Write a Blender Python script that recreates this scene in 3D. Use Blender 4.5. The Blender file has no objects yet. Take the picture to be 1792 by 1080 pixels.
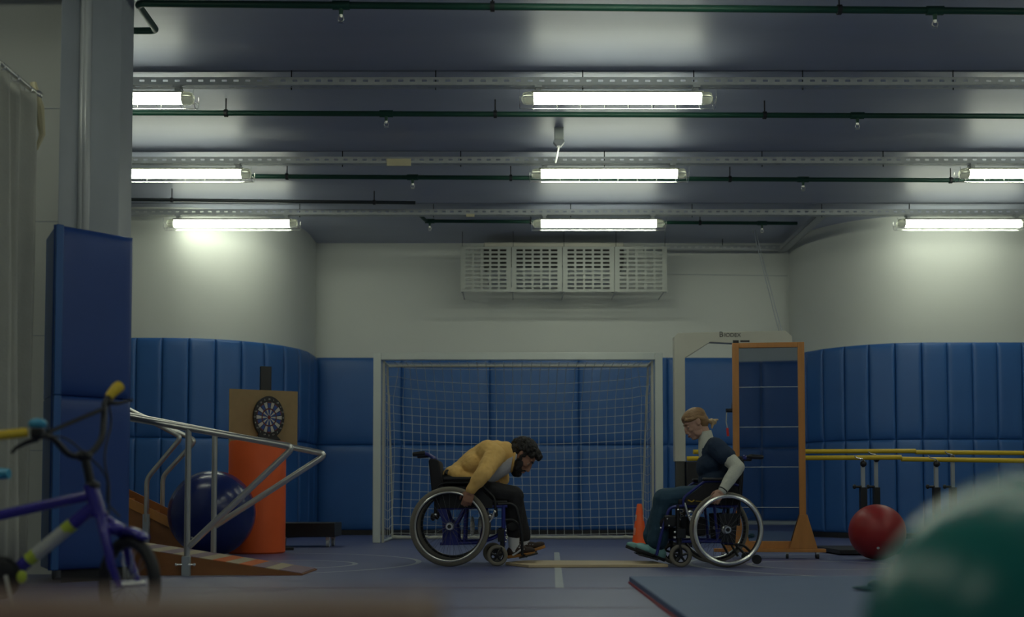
import bpy, math, random
from mathutils import Vector, Matrix, noise
random.seed(7)
PI = math.pi
# ------------------------------------------------------------------ camera
F, H, TILT, SHIFT = 2000.0, 0.53, math.radians(2.5), 243.0
cam = bpy.data.cameras.new('camera'); camo = bpy.data.objects.new('camera', cam)
bpy.context.scene.collection.objects.link(camo)
cam.sensor_width = 36.0; cam.lens = F / 1792 * 36; cam.shift_y = SHIFT / 1792
cam.clip_start = 0.05; cam.clip_end = 100
camo.location = (0, 0, H); camo.rotation_euler = (PI / 2 + TILT, 0, 0)
cam.dof.use_dof = True; cam.dof.focus_distance = 10.0; cam.dof.aperture_fstop = 1.35
S = bpy.context.scene; S.camera = camo
# ------------------------------------------------------------------ world, exposure, light strength
w = bpy.data.worlds.new('world'); S.world = w; w.use_nodes = True
w.node_tree.nodes['Background'].inputs[0].default_value = (0.02, 0.021, 0.028, 1)
w.node_tree.nodes['Background'].inputs[1].default_value = 0.3
S.view_settings.view_transform = 'Standard'; S.view_settings.look = 'None'
S.view_settings.gamma = 1; S.view_settings.use_curve_mapping = False
S.view_settings.exposure = 0.0
LAMP = 15.0
LAMP_COL = (0.93, 1.0, 0.81, 1)
S.cycles.max_bounces = 6; S.cycles.sample_clamp_indirect = 4.0
S.cycles.use_denoising = True

def U(px, py, Y):
    """the place at distance Y behind the lens that shows at this spot of the frame"""
    dx = (px - 896) / F; v = (540 - py + SHIFT) / F
    t = Y / (math.cos(TILT) - v * math.sin(TILT))
    return Vector((dx * t, Y, H + t * (math.sin(TILT) + v * math.cos(TILT))))
def UX(px, Y): return U(px, 870, Y).x
def UZ(py, Y): return U(896, py, Y).z

# ------------------------------------------------------------------ materials
MATS = {}
def mat(name, col, rough=0.5, metal=0.0, var=0.08, scale=8.0, bump=0.0, bscale=60.0, coat=0.0, emit=None, trans=0.0, spec=0.5, stretch=None):
    if name in MATS: return MATS[name]
    m = bpy.data.materials.new(name); m.use_nodes = True
    nt = m.node_tree; b = nt.nodes['Principled BSDF']
    b.inputs['Roughness'].default_value = rough; b.inputs['Metallic'].default_value = metal
    b.inputs['Specular IOR Level'].default_value = spec
    b.inputs['Coat Weight'].default_value = coat; b.inputs['Coat Roughness'].default_value = 0.5 if name == 'blue sports floor' else 0.15
    b.inputs['Transmission Weight'].default_value = trans
    tc = nt.nodes.new('ShaderNodeTexCoord'); mp = nt.nodes.new('ShaderNodeMapping')
    nt.links.new(tc.outputs['Object'], mp.inputs[0])
    if stretch: mp.inputs['Scale'].default_value = stretch
    n = nt.nodes.new('ShaderNodeTexNoise'); n.inputs['Scale'].default_value = scale; n.inputs['Detail'].default_value = 5
    nt.links.new(mp.outputs[0], n.inputs['Vector'])
    r = nt.nodes.new('ShaderNodeMix'); r.data_type = 'RGBA'
    r.inputs['A'].default_value = (*[c * (1 - var) for c in col], 1); r.inputs['B'].default_value = (*[min(1, c * (1 + var)) for c in col], 1)
    nt.links.new(n.outputs['Fac'], r.inputs['Factor']); nt.links.new(r.outputs['Result'], b.inputs['Base Color'])
    if bump:
        n2 = nt.nodes.new('ShaderNodeTexNoise'); n2.inputs['Scale'].default_value = bscale; n2.inputs['Detail'].default_value = 3
        nt.links.new(mp.outputs[0], n2.inputs['Vector'])
        bp = nt.nodes.new('ShaderNodeBump'); bp.inputs['Strength'].default_value = bump; bp.inputs['Distance'].default_value = 0.01
        nt.links.new(n2.outputs['Fac'], bp.inputs['Height']); nt.links.new(bp.outputs[0], b.inputs['Normal'])
    if emit:
        b.inputs['Emission Color'].default_value = LAMP_COL; b.inputs['Emission Strength'].default_value = emit
    MATS[name] = m
    return m
M = dict(
    wall=mat('white wall paint', (0.62, 0.64, 0.60), 0.55, var=0.03, scale=1.5, bump=0.05, bscale=30),
    tile=mat('pale wall tile', (0.55, 0.56, 0.52), 0.35, var=0.03, scale=2),
    ceil=mat('satin ceiling paint', (0.37, 0.40, 0.50), 0.43, var=0.06, scale=2.0, bump=0.08, bscale=3, stretch=(0.6, 3, 1), spec=0.5),
    floor=mat('blue sports floor', (0.075, 0.09, 0.235), 0.5, var=0.12, scale=1.2, bump=0.03, bscale=4, spec=1.0, coat=0.6),
    line=mat('white court paint', (0.45, 0.48, 0.50), 0.4),
    redline=mat('faded red court paint', (0.16, 0.08, 0.16), 0.4),
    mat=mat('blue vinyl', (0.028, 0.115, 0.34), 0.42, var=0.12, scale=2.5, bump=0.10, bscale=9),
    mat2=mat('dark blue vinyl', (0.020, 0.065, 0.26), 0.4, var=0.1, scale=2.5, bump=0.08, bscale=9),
    mattop=mat('blue grey mat cloth', (0.10, 0.15, 0.27), 0.6, var=0.08, scale=4, bump=0.08, bscale=8),
    red=mat('red vinyl', (0.45, 0.03, 0.04), 0.45),
    base=mat('black rubber', (0.012, 0.012, 0.016), 0.6),
    black=mat('black plastic', (0.010, 0.010, 0.013), 0.4),
    blackcloth=mat('black nylon', (0.012, 0.011, 0.015), 0.75, bump=0.2, bscale=120),
    steel=mat('brushed steel', (0.62, 0.61, 0.58), 0.3, 0.85, var=0.05),
    chrome=mat('chrome', (0.85, 0.85, 0.83), 0.26, 0.9, var=0.02),
    greymetal=mat('painted grey metal', (0.36, 0.39, 0.42), 0.4, var=0.05),
    tray=mat('galvanised tray', (0.45, 0.47, 0.48), 0.42, 0.4, var=0.08),
    white=mat('white gloss paint', (0.62, 0.66, 0.62), 0.3, var=0.03),
    offwhite=mat('off white enamel', (0.50, 0.49, 0.42), 0.4, var=0.05),
    net=mat('pale net twine', (0.55, 0.58, 0.58), 0.8),
    green=mat('green pipe paint', (0.007, 0.055, 0.035), 0.5, var=0.2),
    darkpipe=mat('black pipe paint', (0.012, 0.018, 0.022), 0.35, var=0.2),
    ply=mat('ochre fibreboard', (0.34, 0.235, 0.11), 0.65, var=0.12, scale=14),
    wood=mat('honey varnished wood', (0.52, 0.22, 0.055), 0.35, var=0.18, scale=5, stretch=(6, 6, 0.8), coat=0.3),
    rampwood=mat('brown varnished plywood', (0.30, 0.12, 0.04), 0.4, var=0.2, scale=4, stretch=(1, 6, 6)),
    palewood=mat('pale plank wood', (0.60, 0.47, 0.29), 0.5, var=0.1, scale=5, stretch=(1, 8, 4)),
    benchwood=mat('red brown bench wood', (0.20, 0.10, 0.06), 0.6, var=0.15, scale=5, stretch=(1, 8, 4)),
    mauve=mat('mauve grip strip', (0.24, 0.16, 0.20), 0.7),
    sand=mat('sand grip strip', (0.44, 0.36, 0.24), 0.7),
    orangestrip=mat('orange grip strip', (0.60, 0.13, 0.02), 0.7),
    orange=mat('orange foam vinyl', (0.85, 0.12, 0.018), 0.55, var=0.06),
    cone=mat('orange cone plastic', (0.95, 0.12, 0.015), 0.45),
    ballblue=mat('dark blue ball rubber', (0.010, 0.022, 0.13), 0.22, var=0.05),
    ballred=mat('red ball rubber', (0.30, 0.016, 0.018), 0.42, var=0.05),
    ballgreen=mat('teal ball rubber', (0.015, 0.22, 0.19), 0.25, var=0.05),
    yellow=mat('yellow bar paint', (0.72, 0.50, 0.02), 0.35),
    bikeblue=mat('purple blue bike paint', (0.035, 0.025, 0.30), 0.25, coat=0.4),
    chairblue=mat('blue chair paint', (0.014, 0.02, 0.19), 0.3, coat=0.4),
    cyan=mat('light blue plastic', (0.06, 0.35, 0.55), 0.35),
    lime=mat('lime sticker', (0.50, 0.60, 0.06), 0.4),
    tyre=mat('grey tyre rubber', (0.20, 0.18, 0.145), 0.7, bump=0.2),
    curtain=mat('pale curtain cloth', (0.52, 0.52, 0.46), 0.85, bump=0.2),
    rope=mat('white rope', (0.50, 0.50, 0.44), 0.9, bump=0.5, bscale=80),
    redp=mat('red plastic', (0.6, 0.02, 0.02), 0.4),
    darkvent=mat('dark brown grille', (0.012, 0.008, 0.007), 0.6),
    tag=mat('cream card', (0.62, 0.56, 0.36), 0.7),
    lamp=mat('lit tube diffuser', (0.9, 0.9, 0.85), 0.3, emit=LAMP),
    lampend=mat('clear end cap', (0.75, 0.76, 0.68), 0.15, trans=0.7),
    skinm=mat('tan skin', (0.36, 0.18, 0.115), 0.5, var=0.08, scale=25),
    skinw=mat('fair skin', (0.52, 0.30, 0.215), 0.5, var=0.08, scale=25),
    lips=mat('lip', (0.32, 0.12, 0.10), 0.45),
    hairm=mat('near black curly hair', (0.012, 0.009, 0.009), 0.6, bump=0.8, bscale=90),
    hairw=mat('dark blonde hair', (0.30, 0.17, 0.075), 0.45, var=0.35, scale=30, bump=0.4, bscale=60, stretch=(1, 1, 3)),
    sweater=mat('mustard knit cotton', (0.86, 0.53, 0.17), 0.85, var=0.08, scale=12, bump=0.3, bscale=40),
    tee=mat('white cotton', (0.62, 0.62, 0.66), 0.85, bump=0.2),
    knit=mat('white knit', (0.62, 0.62, 0.54), 0.9, bump=0.4, bscale=120),
    trousers=mat('black cotton', (0.013, 0.012, 0.016), 0.8, bump=0.2),
    scrubs=mat('navy scrub cotton', (0.010, 0.028, 0.065), 0.8, bump=0.3, bscale=25),
    jeans=mat('dark teal denim', (0.016, 0.055, 0.095), 0.8, bump=0.3, bscale=40),
    shoew=mat('pale teal canvas', (0.20, 0.42, 0.42), 0.6),
    shoem=mat('dark brown suede', (0.035, 0.018, 0.014), 0.7),
    gum=mat('gum sole', (0.38, 0.17, 0.04), 0.55),
    eye=mat('eye white', (0.6, 0.58, 0.55), 0.2), iris=mat('dark iris', (0.02, 0.012, 0.01), 0.15),
    dblue=mat('dart blue', (0.02, 0.07, 0.28), 0.5), dwhite=mat('dart white', (0.55, 0.55, 0.50), 0.5), dred=mat('dart red', (0.18, 0.02, 0.02), 0.5),
)
mm = bpy.data.materials.new('mirror glass'); mm.use_nodes = True; b_ = mm.node_tree.nodes['Principled BSDF']
b_.inputs['Base Color'].default_value = (0.38, 0.42, 0.50, 1); b_.inputs['Metallic'].default_value = 1; b_.inputs['Roughness'].default_value = 0.02
M['mirror'] = mm

# ------------------------------------------------------------------ mesh builder
class MB:
    def __init__(s): s.v = []; s.f = []; s.mi = []
    def add(s, vs, fs, m=0):
        o = len(s.v); s.v += [tuple(v) for v in vs]; s.f += [tuple(i + o for i in f) for f in fs]; s.mi += [m] * len(fs)
        return s
    def box(s, c, d, R=None, m=0):
        c = Vector(c); h = [x / 2 for x in d]
        vs = []
        for x in (-1, 1):
            for y in (-1, 1):
                for z in (-1, 1):
                    p = Vector((x * h[0], y * h[1], z * h[2]))
                    vs.append(c + (R @ p if R else p))
        return s.add(vs, [(0, 1, 3, 2), (4, 6, 7, 5), (0, 4, 5, 1), (2, 3, 7, 6), (0, 2, 6, 4), (1, 5, 7, 3)], m)
    def bb(s, lo, hi, m=0):
        return s.box([(a + b) / 2 for a, b in zip(lo, hi)], [abs(b - a) for a, b in zip(lo, hi)], m=m)
    def tube(s, pts, r, n=10, closed=False, m=0, cap=True, flat=None):
        pts = [Vector(p) for p in pts]; k = len(pts)
        rs = r if isinstance(r, (list, tuple)) else [r] * k
        ts = []
        for i in range(k):
            a = pts[(i - 1) % k] if (closed or i > 0) else pts[i]
            b = pts[(i + 1) % k] if (closed or i < k - 1) else pts[i]
            t = (b - a); ts.append(t.normalized() if t.length > 1e-9 else Vector((0, 0, 1)))
        up = Vector((0, 1, 0)) if abs(ts[0].y) < 0.9 else Vector((0, 0, 1))
        u = (up - ts[0] * up.dot(ts[0])).normalized()
        vs = []
        for i in range(k):
            u = (u - ts[i] * u.dot(ts[i]))
            u = u.normalized() if u.length > 1e-6 else ts[i].orthogonal().normalized()
            w_ = ts[i].cross(u)
            fl = flat if flat else (1, 1)
            for j in range(n):
                a = 2 * PI * j / n
                vs.append(pts[i] + u * (math.cos(a) * rs[i] * fl[0]) + w_ * (math.sin(a) * rs[i] * fl[1]))
        fs = []
        for i in range(k if closed else k - 1):
            i2 = (i + 1) % k
            for j in range(n):
                j2 = (j + 1) % n
                fs.append((i * n + j, i2 * n + j, i2 * n + j2, i * n + j2))
        if not closed and cap:
            fs.append(tuple(range(n))); fs.append(tuple(range((k - 1) * n, k * n))[::-1])
        return s.add(vs, fs, m)
    def cyl(s, a, b, r0, r1=None, n=16, m=0):
        return s.tube([a, b], [r0, r0 if r1 is None else r1], n, m=m)
    def ring(s, c, R, r, axis='y', n=48, k=8, m=0, flat=None):
        pts = []
        for i in range(n):
            a = 2 * PI * i / n; x, y = R * math.cos(a), R * math.sin(a)
            pts.append(Vector(c) + (Vector((x, 0, y)) if axis == 'y' else Vector((0, x, y)) if axis == 'x' else Vector((x, y, 0))))
        return s.tube(pts, r, k, True, m=m, flat=flat)
    def ell(s, c, rad, R=None, nu=20, nv=12, m=0):
        c = Vector(c); vs = []
        rad = (rad,) * 3 if not isinstance(rad, (list, tuple)) else rad
        for i in range(nv + 1):
            th = PI * i / nv
            for j in range(nu):
                ph = 2 * PI * j / nu
                p = Vector((rad[0] * math.sin(th) * math.cos(ph), rad[1] * math.sin(th) * math.sin(ph), rad[2] * math.cos(th)))
                vs.append(c + (R @ p if R else p))
        fs = []
        for i in range(nv):
            for j in range(nu):
                j2 = (j + 1) % nu
                if i == 0: fs.append((j, nu + j, nu + j2))
                elif i == nv - 1: fs.append((i * nu + j, (i + 1) * nu + j, i * nu + j2))
                else: fs.append((i * nu + j, (i + 1) * nu + j, (i + 1) * nu + j2, i * nu + j2))
        return s.add(vs, fs, m)
    def prism(s, poly, a, b, axis='y', m=0):
        """closed outline (u,v) pushed from a to b along axis"""
        def P(u, v, t): return (u, t, v) if axis == 'y' else (t, u, v) if axis == 'x' else (u, v, t)
        n = len(poly); vs = [P(u, v, a) for u, v in poly] + [P(u, v, b) for u, v in poly]
        fs = [tuple(range(n)), tuple(range(n, 2 * n))[::-1]] + [(i, i + n, (i + 1) % n + n, (i + 1) % n) for i in range(n)]
        return s.add(vs, fs, m)
    def lathe(s, prof, c=(0, 0, 0), n=32, m=0):
        vs = []; k = len(prof)
        for r, z in prof:
            for j in range(n):
                a = 2 * PI * j / n; vs.append((c[0] + r * math.cos(a), c[1] + r * math.sin(a), c[2] + z))
        fs = [(i * n + j, i * n + (j + 1) % n, (i + 1) * n + (j + 1) % n, (i + 1) * n + j) for i in range(k - 1) for j in range(n)]
        fs.append(tuple(range(n))[::-1]); fs.append(tuple(range((k - 1) * n, k * n)))
        return s.add(vs, fs, m)
    def xf(s, Mx):
        s.v = [tuple(Mx @ Vector(v)) for v in s.v]; return s
    def build(s, name, mats, parent=None, loc=None, bevel=0, smooth=True, ang=40, merge=True):
        me = bpy.data.meshes.new(name); me.from_pydata(s.v, [], s.f)
        import bmesh
        bm = bmesh.new(); bm.from_mesh(me)
        if merge: bmesh.ops.remove_doubles(bm, verts=bm.verts, dist=1e-6)
        bmesh.ops.recalc_face_normals(bm, faces=bm.faces)
        bm.to_mesh(me) if False else None
        bm.free()
        me2 = bpy.data.meshes.new(name); me2.from_pydata(s.v, [], s.f)
        for i, p in enumerate(me2.polygons): p.material_index = s.mi[i]
        bm = bmesh.new(); bm.from_mesh(me2); bmesh.ops.recalc_face_normals(bm, faces=bm.faces); bm.to_mesh(me2); bm.free()
        bpy.data.meshes.remove(me); me = me2
        for m_ in (mats if isinstance(mats, (list, tuple)) else [mats]): me.materials.append(m_)
        if smooth:
            for p in me.polygons: p.use_smooth = True
            me.set_sharp_from_angle(angle=math.radians(ang))
        return link(name, me, parent, loc, bevel)
def link(name, me, parent=None, loc=None, bevel=0):
    o = bpy.data.objects.new(name, me); S.collection.objects.link(o)
    if parent: o.parent = parent
    if loc is not None: o.location = loc
    if bevel:
        b = o.modifiers.new('bevel', 'BEVEL'); b.width = bevel; b.segments = 3; b.limit_method = 'ANGLE'
    return o
def tag(o, label=None, cat=None, group=None, kind=None):
    if label: o['label'] = label
    if cat: o['category'] = cat
    if group: o['group'] = group
    if kind: o['kind'] = kind
    return o
def struct(o): o['kind'] = 'structure'; return o
def empty(name, loc, label, cat, group=None, rz=0):
    o = bpy.data.objects.new(name, None); S.collection.objects.link(o); o.location = loc; o.rotation_euler.z = rz
    return tag(o, label, cat, group)
def dup(root, loc=None, label=None):
    c = root.copy(); S.collection.objects.link(c)
    if loc is not None: c.location = loc
    if label: c['label'] = label
    for ch in list(root.children):
        d = ch.copy(); S.collection.objects.link(d); d.parent = c
        for g in list(ch.children):
            e = g.copy(); S.collection.objects.link(e); e.parent = d
    return c
def fillet(pts, r=0.03, n=5):
    pts = [Vector(p) for p in pts]; out = [pts[0]]
    for i in range(1, len(pts) - 1):
        a, b, c = pts[i - 1], pts[i], pts[i + 1]
        rr = min(r, (a - b).length * 0.45, (c - b).length * 0.45)
        p = b + (a - b).normalized() * rr; q = b + (c - b).normalized() * rr
        for k in range(n + 1):
            t = k / n; out.append(p * (1 - t) ** 2 + b * 2 * t * (1 - t) + q * t ** 2)
    out.append(pts[-1]); return out
def remesh(mb, name, m, parent, voxel=0.006, smooth=4, wr=0.0, wf=10.0, loc=None):
    """melt overlapping solids into one continuous skin"""
    me = bpy.data.meshes.new(name); me.from_pydata(mb.v, [], mb.f)
    o = bpy.data.objects.new(name, me); S.collection.objects.link(o)
    r = o.modifiers.new('r', 'REMESH'); r.mode = 'VOXEL'; r.voxel_size = voxel
    sm = o.modifiers.new('s', 'SMOOTH'); sm.factor = 0.5; sm.iterations = smooth
    dg = bpy.context.evaluated_depsgraph_get(); dg.update()
    nm = bpy.data.meshes.new_from_object(o.evaluated_get(dg))
    bpy.data.objects.remove(o)
    if wr:
        ns = [v.normal.copy() for v in nm.vertices]
        for v, n_ in zip(nm.vertices, ns):
            p = v.co * wf; q = Vector((p.x, p.y, p.z * 1.0))
            d = noise.noise(q) * 0.6 + noise.noise(q * 2.3 + Vector((9, 2, 4))) * 0.4
            v.co += n_ * d * wr
    for p in nm.polygons: p.use_smooth = True
    nm.materials.clear(); nm.materials.append(m)
    return link(name, nm, parent, loc)

# ------------------------------------------------------------------ the room
YB = 16.1                                   # back wall
XL, XR = UX(550, YB), UX(1385, YB)
ZC = 4.14
RX0, RX1 = -7.0, 8.0
struct(MB().bb((RX0 - .2, -2.8, -0.1), (RX1 + .2, YB + .3, 0)).build('floor', M['floor'], smooth=False))
JY = [-1.55, 0.65, 2.85, 5.03, 7.22, 9.43, 11.66, 13.75, YB + .3]
def ceil_profile():
    pts = []; a = -2.8
    for j in JY:
        n = 22
        for i in range(n + 1):
            t = i / n; y = a + (j - a) * t; dn = min(y - a, j - y)
            pts.append((y, ZC - 0.035 * max(0, 1 - dn / 0.35) ** 2))
        if j < YB: pts += [(j + .002, ZC + 0.03), (j + 0.035, ZC + 0.03)]
        a = j + 0.037
    return pts
cp = ceil_profile(); mb = MB()
vs = []; 
for y, z in cp: vs += [(RX0 - .2, y, z), (RX1 + .2, y, z)]
n0 = len(vs)
for y, z in cp: vs += [(RX0 - .2, y, ZC + .2), (RX1 + .2, y, ZC + .2)]
fs = [(2 * i, 2 * i + 1, 2 * i + 3, 2 * i + 2) for i in range(len(cp) - 1)] + [(n0 + 2 * i, n0 + 2 * i + 2, n0 + 2 * i + 3, n0 + 2 * i + 1) for i in range(len(cp) - 1)]
e = len(cp) - 1
fs += [(0, n0, n0 + 1, 1), (2 * e, 2 * e + 1, n0 + 2 * e + 1, n0 + 2 * e)] + [(2 * i, 2 * i + 2, n0 + 2 * i + 2, n0 + 2 * i) for i in range(e)] + [(2 * i + 1, n0 + 2 * i + 1, n0 + 2 * i + 3, 2 * i + 3) for i in range(e)]
mb.add(vs, fs); struct(mb.build('ceiling', M['ceil'], ang=30))
struct(MB().bb((XL - .2, YB, 0), (XR + .2, YB + .2, ZC + .05)).build('wall_back', M['wall'], smooth=False))
def curved_wall(sign, X0, yfront, r, xend):
    """centre line of the inner face: from the corner with the back wall, round the bend, along the front face"""
    cx, cy = X0 + sign * r, yfront + r
    pts = [(X0, YB), (X0, cy)]
    for i in range(1, 25):
        a = (PI / 2) * i / 24
        pts.append((cx - sign * r * math.cos(a), cy - r * math.sin(a)))
    pts.append((xend, yfront)); return pts
PL = curved_wall(-1, XL, 14.08, 1.5, RX0); PR = curved_wall(1, XR, 14.5, 1.4, RX1)
for nm, P_, sg in (('wall_left', PL, -1), ('wall_right', PR, 1)):
    out = [(P_[-1][0], P_[-1][1] + .25), (P_[-1][0], YB + .2), (P_[0][0], YB + .2)]
    MBw = MB().prism([p for p in P_] + [(P_[-1][0], YB + .2), (P_[0][0], YB + .2)], 0, ZC + .05, 'z')
    struct(MBw.build(nm, M['wall'], ang=20))
struct(MB().bb((RX0 - .2, -2.8, 0), (RX0, YB, ZC + .2)).build('wall_far_left', M['wall'], smooth=False))
struct(MB().bb((RX1, -2.8, 0), (RX1 + .2, YB, ZC + .2)).build('wall_far_right', M['wall'], smooth=False))
struct(MB().bb((RX0 - .2, -3.0, 0), (RX1 + .2, -2.8, ZC + .2)).build('wall_rear', M['wall'], smooth=False))
# side wall by the curtain, and the column it meets
YW = 7.9
mb = MB(); mb.bb((RX0, YW, 0), (-2.95, YW + .15, ZC + .1))
struct(mb.build('wall_side', M['tile'], smooth=False))
for k, z in enumerate((0.85, 1.65, 2.45, 3.25)):
    struct(MB().bb((RX0, YW - .004, z), (-3.05, YW, z + .006)).build('trim_%d' % (k + 1), M['greymetal'], smooth=False))
struct(MB().bb((-3.75, YW - .004, 0), (-3.744, YW, ZC - .05)).build('trim_5', M['greymetal'], smooth=False))
# column: two flanges with a rounded recess between them
cL, cM0, cM1, cR = UX(92, 7.35), UX(124, 7.5), UX(152, 7.6), UX(203, 7.75)
mb = MB().prism([(cL, 7.35), (cM0, 7.47), (cM0 + .005, 7.56), (cM1 - .01, 7.62), (cM1, 7.53), (cR, 7.72), (cR, 7.98), (cL, 7.98)], 0, ZC + .1, 'z')
col_ = struct(mb.build('column', M['greymetal'], bevel=0.01)); 
for k, xx in enumerate((0.32, 0.72)):
    p = Vector((cM0 + (cM1 - cM0) * xx, 7.565, 0))
    struct(MB().cyl((p.x, p.y - .03, 0), (p.x, p.y - .03, ZC + .05), 0.028).build('trim_%d' % (k + 8), mat('gloss pipe paint', (.45, .47, .48), .2, var=.03)))
# skirting
struct(MB().bb((XL, YB - .03, 0), (XR, YB, 0.07)).build('baseboard_back', M['base'], smooth=False))
for nm, P_, sg in (('baseboard_left', PL, -1), ('baseboard_right', PR, 1)):
    mb = MB()
    for (a, b), (c, d) in zip(P_[:-1], P_[1:]):
        t = Vector((c - a, d - b, 0)).normalized(); n_ = Vector((t.y, -t.x, 0)) * (-1 if sg < 0 else 1)
        if n_.dot(Vector((0, 0, 0)) - Vector((a, b - 0.0, 0))) < 0: n_ = -n_
        q = [(a, b), (c, d), (c + n_.x * .03, d + n_.y * .03), (a + n_.x * .03, b + n_.y * .03)]
        mb.prism(q, 0, .07, 'z')
    struct(mb.build(nm, M['base'], smooth=False))

# court markings lie in the floor
def arc_line(cx, cy, r, a0, a1, wd=0.045, nm='floor_line', m='line'):
    n = 72; vs = []
    for i in range(n + 1):
        a = math.radians(a0 + (a1 - a0) * i / n)
        for rr in (r - wd / 2, r + wd / 2): vs.append((cx + rr * math.cos(a), cy + rr * math.sin(a), 0.0012))
    fs = [(2 * i, 2 * i + 1, 2 * i + 3, 2 * i + 2) for i in range(n)]
    return MB().add(vs, fs).build(nm, M[m])
mk = struct(arc_line(-2.36, 9.30, 1.6, -180, 180, nm='floor_marking'))
def seg(x0, y0, x1, y1, wd, nm='floor_marking', m='line'):
    d = Vector((x1 - x0, y1 - y0, 0)).normalized(); n_ = Vector((-d.y, d.x, 0)) * wd / 2
    vs = [Vector((x0, y0, .0015)) + n_, Vector((x0, y0, .0015)) - n_, Vector((x1, y1, .0015)) - n_, Vector((x1, y1, .0015)) + n_]
    return struct(MB().add(vs, [(0, 1, 2, 3)]).build(nm, M[m], smooth=False))
struct(arc_line(-1.80, 9.05, 0.56, -180, 180, nm='floor_marking'))
struct(arc_line(3.02, 9.0, 1.62, -180, 180, nm='floor_marking'))
struct(arc_line(2.42, 8.95, 0.56, -180, 180, nm='floor_marking'))
seg(UX(974, 11), 11.0, UX(979, 6.7), 6.7, 0.05)
seg(-3.0, 6.75, 1.0, 6.68, 0.03, m='redline'); seg(-3, 11.9, 5, 11.9, 0.02); seg(-1.5, 5.55, 1.0, 5.5, 0.02, m='redline')

# ------------------------------------------------------------------ wall padding
def pad_mesh(wd, ht, th, name='wall_pad'):
    """a soft upholstered panel: face bulges, edges roll over; origin at the middle of its back edge at the bottom"""
    nx, nz = 12, 16; vs = []; fs = []
    def prof(t):  # rolled edge
        return (1 - (2 * abs(t - .5)) ** 10) ** 0.5
    for i in range(nx + 1):
        for k in range(nz + 1):
            a = 0.5 - 0.5 * math.cos(PI * i / nx); c = 0.5 - 0.5 * math.cos(PI * k / nz)
            vs.append(((a - .5) * wd, -th * (0.30 + .70 * prof(a) * prof(c)), c * ht))
    idx = lambda i, k: i * (nz + 1) + k
    for i in range(nx):
        for k in range(nz): fs.append((idx(i, k), idx(i + 1, k), idx(i + 1, k + 1), idx(i, k + 1)))
    o = len(vs)
    rim = [idx(i, 0) for i in range(nx)] + [idx(nx, k) for k in range(nz)] + [idx(i, nz) for i in range(nx, 0, -1)] + [idx(0, k) for k in range(nz, 0, -1)]
    for r_ in rim: vs.append((vs[r_][0], 0, vs[r_][2]))
    m_ = len(rim)
    for j in range(m_): fs.append((rim[j], o + j, o + (j + 1) % m_, rim[(j + 1) % m_]))
    fs.append(tuple(o + j for j in range(m_)))
    return MB().add(vs, fs)
Z1, Z2 = 1.265, 2.50
ORD = ['first', 'second', 'third', 'fourth', 'fifth', 'sixth', 'seventh', 'eighth', 'ninth', 'tenth', 'eleventh', 'twelfth', 'thirteenth']
bw = (XR - XL - 0.16) / 5.35
proto_back = None
x = UX(702, YB) - bw
edges = [UX(702, YB) + bw * k for k in range(-1, 5)]
edges[0] = XL + .01; edges[-1] = XR - .01
edges = [XL + .01, UX(702, YB), UX(857, YB), UX(1013, YB), UX(1169, YB), XR - .01]
for row, (z0, z1) in enumerate(((0.07, Z1 - .001), (Z1, Z2))):
    for k in range(5):
        a, b = edges[k], edges[k + 1]
        o = pad_mesh(b - a - .001, z1 - z0, 0.06).build('wall_pad', M['mat'], loc=((a + b) / 2, YB - .001, z0), ang=60)
        side = ['leftmost, beside the rounded left corner', 'behind the left part of the goal net', 'behind the middle of the goal net', 'behind the right part of the goal net', 'rightmost, behind the white gantry frame'][k]
        tag(o, '%s blue wall pad on the back wall, %s' % (('lower', 'upper')[row], side), 'wall pad', 'blue pads on the back wall')
def along(P_, s_):
    for (a, b), (c, d) in zip(P_[:-1], P_[1:]):
        L = math.hypot(c - a, d - b)
        if s_ <= L: return Vector((a + (c - a) * s_ / L, b + (d - b) * s_ / L, 0))
        s_ -= L
    return Vector((P_[-1][0], P_[-1][1], 0))
for P_, sg, side, n in ((PL, -1, 'left', 13), (PR, 1, 'right', 13)):
    meshes = {}
    for k in range(n):
        p0, p1 = along(P_, .06 + k * .317), along(P_, .06 + (k + 1) * .317)
        mid = (p0 + p1) / 2; t = (p1 - p0).normalized()
        ang = math.atan2(t.y, t.x) + (PI if sg < 0 else 0)
        nrm = Vector((math.sin(ang), -math.cos(ang), 0))
        for row, (z0, z1) in enumerate(((0.07, Z1 - .001), (Z1, Z2))):
            if row not in meshes: meshes[row] = pad_mesh(.3175, z1 - z0, 0.055).build('wall_pad', M['mat'], ang=60); o = meshes[row]
            else: o = meshes[row].copy(); S.collection.objects.link(o)
            o.location = mid + nrm * .006 + Vector((0, 0, z0)); o.rotation_euler.z = ang
            tag(o, '%s narrow blue wall pad on the curved %s wall, %s from the back wall corner' % (('lower', 'upper')[row], side, ORD[k]), 'wall pad', 'narrow blue pads on the curved %s wall' % side)
# pads on the wall behind the camera (the mirror shows them)
for k in range(5):
    a = 0.3 + k * 1.26
    for row, (z0, z1) in enumerate(((0.07, 1.485), (1.495, 3.2))):
        o = pad_mesh(1.25, z1 - z0, .05).build('wall_pad', M['mat'], loc=(a, -2.799, z0), ang=60); o.rotation_euler.z = PI
        tag(o, 'blue wall pad on the opposite wall, seen dark in the tall mirror', 'wall pad', 'blue pads on the opposite wall')
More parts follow.
